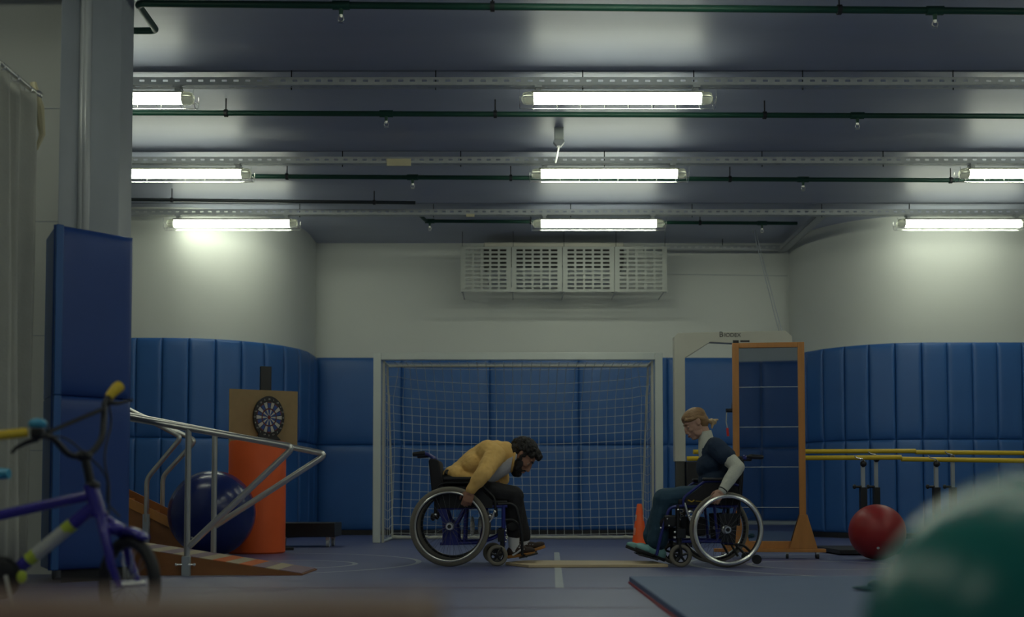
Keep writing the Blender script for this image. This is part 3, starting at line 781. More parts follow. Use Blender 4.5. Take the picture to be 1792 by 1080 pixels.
for s in (-1, 1):
    for q in (-.13, .22):
        f_ = MB().bb((s * (hw - .08) - .02, q - .03, .07), (s * (hw - .08) + .02, q + .03, .11)).build('castor_fork', M['steel'], tl)
        MB().cyl((s * (hw - .08) - .015, q, .045), (s * (hw - .08) + .015, q, .045), .045).build('castor_wheel', M['greymetal'], f_)
yc = 13.05; x_ = UX(1119, yc)
cn = empty('traffic_cone', (x_, yc, 0), 'orange cone with white patches in front of the goal net', 'cone')
MB().lathe([(.09, 0), (.085, .02), (.03, .44), (.022, .455), (.0, .455)], n=28).build('cone_body', M['cone'], cn)
MB().bb((-.10, -.10, 0), (.10, .10, .018)).build('cone_foot', M['cone'], cn, bevel=.006)
for s in (-1, 1):
    for z0, z1 in ((.26, .33), (.10, .18)):
        r0, r1 = .085 - .055 * (z0 - .02) / .42 + .001, .085 - .055 * (z1 - .02) / .42 + .001
        vs = []
        for (rr, z) in ((r0, z0), (r1, z1)):
            for i in range(4):
                a = (0 if s > 0 else PI) + math.radians(-40 + 26 * i) ; vs.append((rr * math.cos(a), rr * math.sin(a), z))
        o = MB().add(vs, [(i, i + 1, i + 5, i + 4) for i in range(3)]).build('white_patch', M['dwhite'], cn)
        o.modifiers.new('t', 'SOLIDIFY').thickness = .002
# white stool behind the teal ball
p = U(1640, 955, 9.2)
stl = empty('step_stool', (p.x, 9.3, 0), 'low white round step beyond the teal ball', 'step stool')
MB().lathe([(0, .10), (.20, .10), (.215, .12), (.215, .135), (.20, .15), (0, .15)], n=32).build('top', M['offwhite'], stl)
MB().lathe([(.0, 0), (.20, 0), (.18, .10), (0, .10)], n=32).build('skirt', M['white'], stl)

# ------------------------------------------------------------------ plank and floor mat
pa, pb_ = Vector((UX(884, 8.75), 0, 0)), Vector((UX(1169, 8.65), 0, 0))
o = MB().prism([(pa.x, 8.95), (UX(925, 8.55), 8.60), (pb_.x, 8.66), (pb_.x - .06, 9.15), (pa.x + .15, 9.22)], 0.001, .024, 'z').build('wooden_plank', M['palewood'], bevel=.004)
tag(o, 'flat pale plank lying on the floor between the two wheelchairs', 'plank')
fm = MB().prism([(.70, 3.2), (.72, 7.05), (6.2, 7.15), (6.2, 3.2)], .012, .045, 'z').build('floor_mat', M['mattop'], bevel=.006)
tag(fm, 'large flat blue grey floor mat at lower right', 'floor mat')
MB().prism([(.695, 3.195), (.715, 7.055), (6.205, 7.155), (6.205, 3.195)], .001, .014, 'z').build('red_underside', M['red'], fm)
MB().prism([(2.35, 6.9), (2.36, 6.9), (3.6, 5.0), (3.59, 5.0)], .045, .0465, 'z').build('fold_seam', M['mat2'], fm)
for k, (px, py, ln, lab) in enumerate(((1520, 1042, .17, 'dark teal slipper on the mat, the nearer of two'), (1545, 1030, .15, 'dark teal slipper on the mat, the farther of two'))):
    Y_ = 5.95 + .3 * k; p = U(px, py, Y_)
    sl = MB().ell((0, 0, .015), (ln / 2, .04, .012)).ell((.035, 0, .03), (ln / 4, .04, .028)).build('slipper', M['cyan' if 0 else 'shoew'] if 0 else mat('dark teal rubber', (.01, .08, .11), .5), loc=(p.x, Y_, .045)); sl.rotation_euler.z = -.35
    tag(sl, lab, 'slipper', 'slippers on the mat')

# ------------------------------------------------------------------ wooden ramp with handrails
YN, YF = 7.78, 8.35
RXt = -1.42; RXs = -3.0
zr = lambda x_: .008 + (RXt - x_) * .150
rm = empty('wooden_ramp', (-2.2, 8.06, 0), 'low wooden training ramp with striped top and steel handrails', 'ramp')
def lc(p): return Vector(p) - Vector((-2.2, 8.06, 0))
def lpoly(ps): return [(u_ + 2.2, v) for u_, v in ps]
MB().prism(lpoly([(RXs, 0), (RXt, 0), (RXt, .008), (RXs, zr(RXs))]), YN - 8.06, YN - 8.06 + .025, 'y').build('side_board', M['rampwood'], rm)
MB().prism(lpoly([(RXs, 0), (RXt, 0), (RXt, .008), (RXs, zr(RXs))]), YF - 8.06 - .025, YF - 8.06, 'y').build('side_board', M['rampwood'], rm)
MB().prism(lpoly([(RXs, zr(RXs) - .015), (RXt, .001), (RXt, .010), (RXs, zr(RXs) + .004)]), YN - 8.06 + .001, YF - 8.06 - .001, 'y').build('deck', M['rampwood'], rm)
cyc = ['mauve', 'sand', 'mauve', 'sand', 'orangestrip', 'sand', 'orangestrip', 'sand', 'mauve', 'sand', 'mauve', 'sand', 'mauve', 'sand', 'mauve', 'sand']
cyc = ['mauve', 'sand', 'mauve', 'orangestrip', 'sand', 'orangestrip', 'sand', 'mauve', 'sand', 'mauve', 'sand', 'mauve', 'sand', 'mauve', 'sand', 'mauve']
xx = RXt - .01
for k in range(16):
    wd = .155 if k == 0 else .09
    x1_ = xx - wd
    sk = .0
    o = MB().prism(lpoly([(xx, zr(xx) + .003), (x1_ + .002, zr(x1_) + .003), (x1_ + .002, zr(x1_) + .0065), (xx, zr(xx) + .0065)]), YN - 8.06 + .005, YF - 8.06 - .005, 'y').build('grip_strip', M[cyc[k]], rm, smooth=False)
    xx = x1_
def rail(name_parent, pts, r=.022):
    return MB().tube(fillet(pts, .06, 6), r, 12).build('handrail', M['steel'], name_parent)
def q(px, py, Y_): return lc(U(px, py, Y_))
rail(rm, [q(120, 713, YN), q(515, 782, YN), q(330, 957, YN)])
rail(rm, [q(150, 712, YF), q(572, 795, YF), q(376, 921, YF)])
MB().tube([q(330, 748, YN - .0), lc((U(330, 748, YN).x, YN, .015))], .021, 12).build('rail_post', M['steel'], rm)
MB().tube([q(376, 763, YF), lc((U(376, 763, YF).x, YF, .05))], .021, 12).build('rail_post', M['steel'], rm)
xq = U(330, 748, YN).x
MB().bb(lc((xq - .028, YN - .035, .0)), lc((xq + .028, YN + .0, .13))).build('post_bracket', M['greymetal'], rm, bevel=.003)
for s in (-1, 1):
    MB().tube([lc((xq + s * .02, YN - .04, .075)), lc((xq + s * .055, YN - .04, .075))], .006, 8).ell(lc((xq + s * .062, YN - .04, .075)), .011).build('wing_bolt', M['chrome'], rm)
# staircase behind
YS0, YS1 = 10.9, 11.45
sc_ = empty('wooden_staircase', (-2.9, 9.0, 0), 'wooden training staircase with bent steel handrails behind the ramp', 'staircase')
def ls(p): return Vector(p) - Vector((-2.9, 9.0, 0))
xt0, zt0 = U(218, 868, YS0).x, U(218, 868, YS0).z
xt1, zt1 = U(300, 908, YS0).x, U(300, 908, YS0).z
sl_ = (zt1 - zt0) / (xt1 - xt0); xe = xt1 + zt1 / -sl_
xl_ = -5.0; xc_ = UX(392, YS0); zl_ = zt0 + sl_ * (xl_ - xt0)
for (ya, yb2) in ((YS0, YS0 + .03), (YS1 - .03, YS1)):
    MB().prism([(x_ + 2.9, z) for x_, z in ((xl_, 0), (xc_, 0), (xc_, zl_ + sl_ * (xc_ - xl_)), (xl_, zl_))], ya - 9, yb2 - 9, 'y').build('stringer', M['rampwood'], sc_)
for k in range(5):
    xa = xc_ - .02 - k * .25; z = (xe - .05 - xa) * -sl_ - .06
    MB().bb(ls((xa - .27, YS0 + .03, z)), ls((xa, YS1 - .03, z + .03))).build('tread', M['wood'], sc_)
MB().prism([(x_ + 2.9, z) for x_, z in ((xl_, zl_ - .09), (xc_, zl_ + sl_ * (xc_ - xl_) - .09), (xc_, zl_ + sl_ * (xc_ - xl_) + .004), (xl_, zl_ + .004))], YS0 - 9 - .012, YS0 - 9 - .001, 'y').build('edge_strip', M['wood'], sc_)
def q2(px, py, Y_): return ls(U(px, py, Y_))
for (Y_, a, b, c_, zb_) in ((YS0 - .03, (150, 678), (318, 765), (257, 838), .28), (YS1, (150, 684), (343, 771), (285, 834), .3)):
    pb2 = U(*c_, Y_); rail(sc_, [q2(*a, Y_), q2(*b, Y_), q2(*c_, Y_), ls((pb2.x, Y_, .3))], .024)
    MB().bb(ls((pb2.x - .03, Y_ - .02, .10)), ls((pb2.x + .03, Y_ + .028, .37))).build('post_sleeve', M['greymetal'], sc_, bevel=.003)

# ------------------------------------------------------------------ curtain and its rod
rd = MB().cyl((-3.02, 5.2, 3.09), (-3.02, 7.15, 3.09), .016).ell((-3.02, 7.17, 3.09), .03).build('curtain_rod', M['steel'])
rd.location = (0, 0, 0); tag(rd, 'steel curtain rod with ball end at upper left', 'curtain rod')
for k in range(8): MB().ring((-3.02, 5.7 + k * .19, 3.075), .024, .003, 'y', 16, 6).build('curtain_ring', M['chrome'], rd)
vs = []; n = 90; zz = [3.05, 2.6, 1.8, 1.0, .4, .05]
for i in range(n + 1):
    y = 5.3 + 1.82 * i / n
    for z in zz:
        a = i * .75; amp = .035 + .03 * (3.05 - z) / 3
        vs.append((-3.02 + amp * math.sin(a) + .02 * math.sin(a * .37 + z), y + .02 * math.cos(a) - (3.05 - z) * .0, z))
fs = [(i * 6 + k, (i + 1) * 6 + k, (i + 1) * 6 + k + 1, i * 6 + k + 1) for i in range(n) for k in range(5)]
o = MB().add(vs, fs).build('curtain', M['curtain'], ang=180); o.modifiers.new('t', 'SOLIDIFY').thickness = .003
tag(o, 'long pale pleated curtain hanging from the rod at far left', 'curtain')
cord = MB().tube([U(58, 145, 7.17), U(68, 190, 7.17), U(74, 235, 7.17), U(64, 262, 7.17)], [.02, .035, .02, .008], 8).build('gathered_tie', M['tag'], rd)

# ------------------------------------------------------------------ bench close to the camera
bn = empty('wooden_bench', (-.7, .88, 0), 'blurred red brown wooden bench across the bottom left, close to the camera', 'bench')
bz = .452
MB().bb((-1.0, -.13, bz - .035), (.645, .07, bz)).build('seat', M['benchwood'], bn, bevel=.008)
MB().bb((-1.0, -.14, bz - .10), (.64, -.12, bz - .034)).build('apron', M['benchwood'], bn, bevel=.004)
for sx in (-.95, .58):
    for sy in (-.1, .04): MB().bb((sx - .03, sy - .03 + .0, 0), (sx + .03, sy + .03, bz - .034)).build('leg', M['benchwood'], bn, bevel=.004)

# ------------------------------------------------------------------ child's bike
YK = 4.5
bk = empty('childs_bike', (U(60, 900, YK).x, YK, 0), 'purple blue childs bike with yellow grips at the left edge', 'bicycle')
ob_ = Vector((U(60, 900, YK).x, YK, 0))
def K(px, py, dy=0.0): return U(px, py, YK + dy) - ob_
FR = M['bikeblue']
MB().tube([K(-120, 928, .02), K(40, 893), K(162, 866)], .021, 12).build('top_tube', FR, bk)
dt = MB().tube([K(28, 998), K(168, 884)], .026, 12).build('down_tube', FR, bk)
MB().tube([K(62, 971), K(118, 925)], .0272, 12, cap=False).build('sticker', M['dwhite'], dt)
MB().tube([K(50, 980), K(64, 969)], .0274, 12, cap=False).build('sticker', M['lime'], dt)
MB().tube([K(114, 928), K(128, 917)], .0274, 12, cap=False).build('sticker', M['lime'], dt)
MB().tube([K(-120, 1010), K(30, 1002)], .014, 10).build('chain_stay', FR, bk)
MB().ring(K(0, 1010, -.03), .075, .008, 'y', 30, 8).ell(K(0, 1010, -.03), (.07, .012, .07)).build('chain_guard', M['black'], bk)
MB().ell(K(38, 1010, -.05), (.02, .01, .025)).build('reflector', M['lime'], bk)
MB().tube([K(158, 848), K(174, 903)], .029, 14).build('head_tube', FR, bk)
MB().tube([K(148, 798), K(160, 852)], .017, 10).ell(K(162, 850), (.03, .03, .02)).build('stem', M['black'], bk)
bar = MB().tube(fillet([K(58, 757, -.18), K(92, 765, -.12), K(122, 800, -.04), K(158, 797, .03), K(180, 768, .08), K(183, 705, .16), K(192, 692, .2)], .05), .0125, 10).tube([K(84, 757, -.13), K(180, 716, .13)], .009, 8).ell(K(146, 798), (.035, .025, .022)).build('handlebar', M['black'], bk)
MB().tube([K(-20, 764, -.3), K(46, 757, -.2)], .018, 12).build('grip', M['yellow'], bk)
MB().tube([K(190, 696, .19), K(196, 688, .205), K(203, 681, .22), K(209, 676, .24)], [.018, .02, .024, .024], 12).build('grip', M['yellow'], bk)
MB().ell(K(66, 742, -.17), (.035, .03, .022)).build('bell', M['cyan'], bk)
MB().bb(K(52, 748, -.2) , K(80, 768, -.16)).build('lever_mount', M['black'], bk, bevel=.01)
MB().tube([K(66, 768, -.18), K(45, 775, -.2), K(28, 784, -.22), K(20, 793, -.22)], [.012, .009, .007, .006], 8).build('brake_lever', M['black'], bk)
MB().tube([K(188, 704, .17), K(205, 706, .2), K(232, 700, .26)], [.014, .008, .006], 8).build('brake_lever', M['black'], bk)
MB().tube(fillet([K(190, 704, .18), K(196, 740, .2), K(180, 800, .1), K(192, 850, 0), K(190, 900, -.03)], .2), .004, 6).tube(fillet([K(60, 770, -.18), K(110, 760, -.2), K(190, 830, -.1), K(186, 880, 0), K(210, 905, 0)], .2), .004, 6).build('brake_cable', M['black'], bk)
# front fork and wheel, turned a little towards the camera
fc = K(212, 925)
MB().ell(K(176, 900), (.03, .03, .02)).tube([K(175, 898), K(182, 930, -.05), K(195, 990, -.07), K(208, 1026, -.05)], [.02, .02, .017, .012], 10).tube([K(176, 902), K(215, 930, .06), K(228, 985, .08), K(243, 1022, .06)], [.02, .02, .017, .012], 10).build('fork', FR, bk)
wc = U(226, 1022, YK) - ob_; wdir = Vector((.8, -.6, 0)).normalized()
fw = MB(); pts = []
for i in range(48):
    a = 2 * PI * i / 48; pts.append(wc + wdir * (.165 * math.cos(a)) + Vector((0, 0, .165 * math.sin(a))))
wz = .19
pts = [Vector((p.x, p.y, p.z - wc.z + wz)) for p in pts]; wc = Vector((wc.x, wc.y, wz))
fw.tube(pts, .024, 10, True)
whl = fw.build('front_wheel', M['base'], bk)
sp = MB(); nrm = Vector((0, 0, 1)).cross(wdir)
for i in range(20):
    a = 2 * PI * i / 20; sp.tube([wc + nrm * (.02 if i % 2 else -.02), wc + wdir * (.145 * math.cos(a)) + Vector((0, 0, .145 * math.sin(a)))], .0013, 4)
sp.build('spokes', M['chrome'], whl); MB().tube([wc - nrm * .07, wc + nrm * .07], .012, 10).build('hub', M['chrome'], whl)
# mudguard over the wheel
gp = []
for i in range(14):
    a = math.radians(62 + 50 * i / 13); gp.append(wc + wdir * (.205 * math.cos(a)) + Vector((0, 0, .205 * math.sin(a))))
MB().tube(gp, [.02] + [.036] * 12 + [.02], 12, flat=(1.0, .5)).build('mudguard', FR, bk)
MB().ell(K(200, 925), (.045, .05, .028)).build('mudguard_nose', FR, bk)
hidden = MB(); pts = []
wr = U(-190, 1000, YK) - ob_; wr.z = .19
hidden.ring(wr, .165, .024, 'y', 48, 10).build('rear_wheel', M['base'], bk)
MB().tube([K(-120, 928, .02), K(-140, 870, .02)], .014, 10).ell(K(-145, 862, .02), (.11, .06, .025)).build('saddle', M['black'], bk)
MB().tube([K(10, 1008, -.06), K(22, 1060, -.1)], .008, 8).build('kickstand', M['steel'], bk)
hb = MB().tube([K(-40, 830, .3), K(16, 829, .3)], [.03, .022], 12).build('blue_handle', M['cyan']); hb.location = ob_
sd_ = MB().tube([(0, 0, 0), (.0, .02, .55), (.02, .03, .86)], .014, 8)
hb['label'] = 'light blue plastic handle tip poking in at the left edge'; hb['category'] = 'handle'
MB().tube([K(-36, 830, .3), K(-60, 900, .33), Vector((K(-70, 900, .35).x, .35, .0))], .012, 8).build('scooter_stem', M['cyan'], hb)

# ================================================================== wheelchairs
def wheel(root, c, R_, near, tyre_m, rim_m, hr_m, tw, s, spokes=28, hrR=None, hrr=.009):
    """big wheel in the x-z plane; s = +1 away from the camera side, -1 near side"""
    w_ = MB().ring((0, 0, 0), R_ - tw, tw, 'y', 64, 12, flat=(.8, 1)).build('wheel', tyre_m, root, loc=c)
    MB().ring((0, 0, 0), R_ - 2 * tw - .004, .013, 'y', 64, 8, flat=(1.0, .9)).build('rim', rim_m, w_)
    MB().cyl((0, -.03, 0), (0, .03, 0), .022, n=20).cyl((0, s * .03, 0), (0, s * .04, 0), .03, .026, n=20).cyl((0, -s * .03, 0), (0, -s * .025, 0), .032, n=20).build('hub', M['chrome'], w_)
    MB().cyl((0, s * .038, 0), (0, s * .045, 0), .015).build('hub_cap', M['black'], w_)
    MB().ring((0, s * .045, 0), hrR or (R_ - .062), hrr, 'y', 64, 8).build('handrim', hr_m, w_)
    RR = R_ - 2 * tw - .01
    cl = MB()
    for i in range(6):
        a = 2 * PI * i / 6; r_ = (hrR or (R_ - .062)); cl.cyl((r_ * math.cos(a), s * .045, r_ * math.sin(a)), (RR * math.cos(a), s * .005, RR * math.sin(a)), .004, n=6)
    cl.build('handrim_bracket', M['chrome'], w_)
    spm = None
    for i in range(spokes):
        a = 2 * PI * i / spokes; a2 = a + (.35 if i % 2 else -.35)
        o = MB().tube([(.024 * math.cos(a2), (.022 if (i // 2) % 2 else -.022), .024 * math.sin(a2)), (RR * math.cos(a), 0, RR * math.sin(a))], .0011, 5).build('spoke', mat('dark spoke steel', (.16, .16, .17), .35, .6), w_)
    return w_
def castor(root, c, R_, tyre_m, top, frm, th=.016):
    w_ = MB().ring((0, 0, 0), R_ - th, th, 'y', 36, 10).build('castor_wheel', tyre_m, root, loc=c)
    mb = MB().ring((0, 0, 0), R_ - 2 * th - .001, .007, 'y', 30, 6).cyl((0, -.02, 0), (0, .02, 0), .016)
    for i in range(5):
        a = 2 * PI * i / 5 + .3; mb.tube([(0, 0, 0), ((R_ - 2 * th) * math.cos(a), 0, (R_ - 2 * th) * math.sin(a))], [.012, .009], 6)
    mb.build('castor_spider', M['black'], w_)
    for q_ in (-.028, .028):
        MB().tube([Vector(c) + Vector((0, q_, 0)), Vector((c[0] * .5 + top[0] * .5, c[1] + q_, c[2] * .5 + top[2] * .5 + .01)), Vector((top[0], c[1] + q_ * .6, top[2]))], .009, 8).build('castor_fork', frm, root)
    return w_

# ---------- chair of the man, facing right
YM = 9.06
RM = Vector((UX(787, YM - .29), YM, 0))
mc = empty('wheelchair', RM, 'blue framed wheelchair at left with wide grey tyres, under the person in the mustard sweatshirt', 'wheelchair', 'wheelchairs facing each other')
def A(px, py, lat): return U(px, py, YM + lat) - RM       # lat: metres beyond the chair's middle
TW = .021
for s in (-1, 1):
    wheel(mc, (0, s * .29, .306), .306, s < 0, M['tyre'], M['black'], M['greymetal'] if 0 else M['steel'], TW, s, hrR=.262, hrr=.008)
fs_ = -.215
def both(fn, name, m, bevel=0):
    for s in (-1, 1):
        fn(s).build(name, m, mc_, bevel=bevel)
mc_ = mc
def sidept(px, py, s):
    p = A(px, py, -.215); return Vector((p.x, s * .215, p.z))
def tubes(root, pts, r, m, name, pt):
    for s in (-1, 1):
        MB().tube(fillet([pt(px, py, s) for px, py in pts], .03), r, 10).build(name, m, root)
tubes(mc, [(766, 850), (762, 815), (755, 797), (740, 793)], .0135, M['chairblue'], 'back_post', sidept)
tubes(mc, [(762, 905), (764, 845)], .014, M['black'], 'lower_back_post', sidept)
tubes(mc, [(770, 891), (888, 886)], .012, M['chairblue'], 'seat_rail', sidept)
tubes(mc, [(770, 952), (840, 950), (862, 943), (880, 934)], .012, M['chairblue'], 'lower_rail', sidept)
tubes(mc, [(881, 884), (881, 955)], .016, M['chairblue'], 'front_post', sidept)
tubes(mc, [(777, 950), (777, 893)], .013, M['chairblue'], 'rear_upright', sidept)
tubes(mc, [(812, 950), (815, 890)], .010, M['chairblue'], 'middle_upright', sidept)
for s in (-1, 1):
    a = [sidept(*q_, s) for q_ in ((766, 891), (781, 891), (786, 908), (800, 922), (803, 954), (776, 954), (780, 928))]
    yy = s * .235
    MB().prism([(p.x, p.z) for p in a], yy - .006, yy + .006, 'y').build('axle_plate', M['chairblue'], mc, bevel=.003)
    MB().cyl((0, s * .215, .306), (0, s * .28, .306), .014).build('axle', M['steel'], mc)
    MB().tube([sidept(811, 892, s) + Vector((0, s * .01, 0)), sidept(795, 922, s) + Vector((0, s * .01, 0))], .012, 8).build('plate_strut', M['chairblue'], mc)
    # push handles
    g0, g1 = sidept(744, 793, s), sidept(722, 795.5, s)
    MB().tube([g0, g0.lerp(g1, .1), g0.lerp(g1, .9), g1], [.016, .019, .018, .012], 12).build('push_handle', M['black'], mc)
    p = sidept(758, 905, s); MB().ell(p + Vector((0, s * .02, 0)), (.02, .015, .03)).build('post_clamp', M['black'], mc)
    MB().ell(sidept(763, 901, s) + Vector((0, s * .03, 0)), .011).build('bolt', M['chrome'], mc)
    # arm rest
    p0, p1 = sidept(776, 838, s), sidept(842, 838, s)
    MB().bb((p0.x, s * .235 - .03, p0.z - .014), (p1.x, s * .235 + .03, p1.z + .014)).build('arm_pad', M['black'], mc, bevel=.01)
    MB().tube(fillet([Vector((q_.x, s * .235, q_.z)) for q_ in (sidept(764, 868, s), sidept(766, 850, s), sidept(778, 845, s), sidept(838, 845, s), sidept(866, 872, s), sidept(868, 905, s))], .03), .010, 10).build('arm_frame', M['blackcloth'] if 0 else M['black'], mc)
    a = [sidept(*q_, s) for q_ in ((768, 852), (836, 852), (862, 876), (862, 889), (770, 889))]
    MB().prism([(p.x, p.z) for p in a], s * .235 - .004, s * .235 + .004, 'y').build('skirt_guard', M['black'], mc)
    # brake
    MB().tube([sidept(866, 893, s) + Vector((0, s * .03, 0)), sidept(862, 905, s) + Vector((0, s * .03, 0)), sidept(856, 914, s) + Vector((0, s * .03, 0))], .008, 8).ell(sidept(857, 903, s) + Vector((0, s * .03, 0)), .014).ell(sidept(866, 896, s) + Vector((0, s * .03, 0)), .012).build('brake', M['chrome'], mc)
    # castor housing
    p = sidept(878, 938, s)
    MB().bb((p.x - .03, s * .22 - .025, p.z - .045), (p.x + .02, s * .22 + .025, p.z + .05)).cyl((p.x + .005, s * .22, p.z - .1), (p.x + .005, s * .22, p.z + .06), .018).build('castor_housing', M['black'], mc, bevel=.004)
    for py in (929, 940, 948): MB().ell(sidept(885, py, s) + Vector((0, s * .03, 0)), .008).build('bolt', M['chrome'], mc)
    cp_ = A(870, 968, -.235)
    castor(mc, (cp_.x - (.04 if s > 0 else 0), s * .235, .082), .082, M['tyre'], (p.x, s * .22, p.z - .09), M['black'])
    # leg hanger
    MB().tube(fillet([sidept(872, 883, s), sidept(893, 881, s), sidept(903, 887, s), sidept(910, 915, s), sidept(914, 945, s), sidept(914, 972, s)], .04), .011, 10).build('leg_hanger', M['black'], mc)
    MB().tube(fillet([sidept(884, 910, s), sidept(898, 909, s), sidept(908, 918, s)], .03), .008, 8).build('hanger_brace', M['black'], mc)
    p = sidept(897, 922, s); MB().ell(Vector((p.x, s * .19, p.z)), (.05, .012, .035)).build('calf_pad', M['blackcloth'], mc)
    p = sidept(926, 973, s); MB().box((p.x - .005, s * .13, p.z), (.15, .14, .012), Matrix.Rotation(math.radians(-14), 3, 'Y')).build('footplate', M['black'], mc, bevel=.003)
    MB().tube([sidept(914, 970, s), Vector((p.x - .02, s * .13, p.z - .01))], .009, 8).build('footplate_hinge', M['black'], mc)
a, b = sidept(756, 808, -1), sidept(762, 873, -1)
bp = [(sidept(750, 806, -1)), sidept(754, 802, -1), sidept(765, 804, -1), sidept(769, 808, -1), sidept(775, 850, -1), sidept(775, 876, -1), sidept(757, 876, -1)]
MB().prism([(p.x, p.z) for p in bp], -.235, .235, 'y').build('backrest', M['blackcloth'], mc, bevel=.012)
a, b = sidept(768, 886, -1), sidept(888, 880, -1)
MB().bb((a.x, -.21, a.z - .01), (b.x, .21, a.z + .045)).build('seat', M['blackcloth'], mc, bevel=.015)
for s in (-1, 1):
    q0, q1 = sidept(850, 892, -s), sidept(840, 950, s)
    MB().tube([q0, q1], .012, 10).build('cross_brace', M['chairblue'], mc)
for s in (-1, 1): MB().ell((sidept(832, 922, -1).x + s * .03, .0, sidept(832, 922, -1).z), (.018, .06, .075)).build('brace_bumper', mat('bright white plastic', (.85, .84, .74), .4), mc)

# ---------- chair of the woman, facing left
YW2 = 8.94
RW = Vector((UX(1271, YW2 - .29), YW2, 0))
wc2 = empty('wheelchair', RW, 'wheelchair at right with shiny steel handrims and rear anti-tip wheel, under the person in navy', 'wheelchair', 'wheelchairs facing each other')
def Bp(px, py, lat): return U(px, py, YW2 + lat) - RW
def sp2(px, py, s):
    p = Bp(px, py, -.215); return Vector((p.x, s * .215, p.z))
for s in (-1, 1):
    wh = wheel(wc2, (0, s * .29, .285), .285, s < 0, M['tyre'], M['black'], M['chrome'], .014, s, hrR=.252, hrr=.015)
    wh.rotation_euler = (0, 0, math.radians(4) * (1 if s < 0 else -1))
CB = M['chairblue']
tubes(wc2, [(1292, 920), (1294, 850), (1297, 812), (1300, 801), (1312, 799)], .0135, M['black'], 'back_post', sp2)
tubes(wc2, [(1183, 886), (1295, 886)], .012, CB, 'seat_rail', sp2)
tubes(wc2, [(1183, 948), (1252, 948), (1283, 950)], .012, CB, 'lower_rail', sp2)
tubes(wc2, [(1186, 884), (1186, 945)], .016, M['black'], 'front_post', sp2)
tubes(wc2, [(1250, 886), (1256, 948)], .011, CB, 'middle_upright', sp2)
tubes(wc2, [(1288, 884), (1272, 948)], .012, CB, 'rear_upright', sp2)
for s in (-1, 1):
    g0, g1 = sp2(1311, 799, s), sp2(1336, 800.5, s)
    MB().tube([g0, g0.lerp(g1, .1), g0.lerp(g1, .9), g1], [.016, .019, .018, .012], 12).build('push_handle', M['black'], wc2)
    MB().ell(sp2(1303, 801, s), .02).build('handle_joint', CB, wc2)
    a = [sp2(*q_, s) for q_ in ((1258, 900), (1290, 898), (1286, 950), (1262, 950))]
    MB().prism([(p.x, p.z) for p in a], s * .232 - .006, s * .232 + .006, 'y').build('axle_plate', M['black'], wc2, bevel=.003)
    MB().cyl((0, s * .215, .285), (0, s * .28, .285), .014).build('axle', M['steel'], wc2)
    F2 = lambda px, py: Vector((sp2(px, py, s).x, s * .24, sp2(px, py, s).z))
    MB().tube(fillet([F2(1291, 850), F2(1270, 842), F2(1232, 842), F2(1195, 871), F2(1195, 886)], .03), .010, 10).build('arm_frame', CB, wc2)
    p0, p1 = F2(1228, 839), F2(1285, 839)
    MB().bb((p0.x, s * .24 - .028, p0.z - .012), (p1.x, s * .24 + .028, p1.z + .012)).build('arm_pad', M['black'], wc2, bevel=.01)
    a = [sp2(*q_, s) for q_ in ((1232, 846), (1290, 846), (1292, 884), (1199, 884), (1199, 873))]
    MB().prism([(p.x, p.z) for p in a], s * .238 - .004, s * .238 + .004, 'y').build('skirt_guard', M['blackcloth'], wc2)
    MB().tube(fillet([F2(1197, 880), F2(1204, 903), F2(1208, 912)], .02), .009, 8).build('brake_lever', M['chrome'], wc2)
    MB().ell(F2(1207, 896), (.022, .012, .014)).ell(F2(1209, 905), .013).ell(F2(1205, 903), .012).build('brake_clamp', M['chrome'], wc2)
    p = sp2(1188, 935, s)
    MB().cyl((p.x, s * .225, .16), (p.x, s * .225, .30), .02).bb((p.x - .02, s * .225 - .02, .22), (p.x + .05, s * .225 + .02, .29)).build('castor_housing', M['black'], wc2, bevel=.004)
    for py in (931, 941): MB().ell(Vector((sp2(1180, py, s).x, s * .25, sp2(1180, py, s).z)), .010).build('bolt', M['chrome'], wc2)
    for q_ in ((1186, 892), (1167, 908), (1170, 920), (1156, 924)): MB().ell(Vector((sp2(*q_, s).x, s * .235, sp2(*q_, s).z)), .008).build('bolt', M['chrome'], wc2)
    cp_ = Bp(1191, 972, -.235)
    castor(wc2, (cp_.x, s * .235, .087), .087, M['tyre'], (p.x, s * .225, .19), M['black'])
    MB().tube(fillet([sp2(1190, 886, s), sp2(1172, 888, s), sp2(1166, 905, s), sp2(1158, 930, s), sp2(1149, 972, s)], .04), .012, 10).build('leg_hanger', CB, wc2)
    MB().box((sp2(1172, 915, s).x, s * .225, sp2(1172, 912, s).z), (.09, .03, .09)).build('hanger_lock', M['black'], wc2, bevel=.012)
    p = sp2(1160, 916, s); MB().ell((p.x + .03, s * .18, p.z), (.05, .014, .045)).build('calf_pad', M['blackcloth'], wc2)
    p = sp2(1134, 973, s); MB().box((p.x + .01, s * .13, p.z - .012), (.15, .13, .012), Matrix.Rotation(math.radians(14), 3, 'Y')).build('footplate', M['black'], wc2, bevel=.003)
    MB().tube([sp2(1149, 970, s), Vector((p.x + .03, s * .14, p.z - .018))], .009, 8).build('footplate_hinge', M['black'], wc2)
    F3 = lambda px, py: Vector((sp2(px, py, s).x, s * .20, sp2(px, py, s).z))
    MB().tube(fillet([F3(1268, 952), F3(1285, 953), F3(1302, 954), F3(1320, 972)], .03), .010, 8).build('anti_tip_tube', M['black'], wc2)
    MB().tube(fillet([F3(1280, 953), F3(1292, 974)], .03), .009, 8).build('anti_tip_brace', M['black'], wc2)
    p = F3(1325, 979); MB().cyl((p.x, p.y - .012, .036 + .02), (p.x, p.y + .012, .036 + .02), .036).build('anti_tip_wheel', M['base'], wc2)
p = sp2(1214, 877, -1)
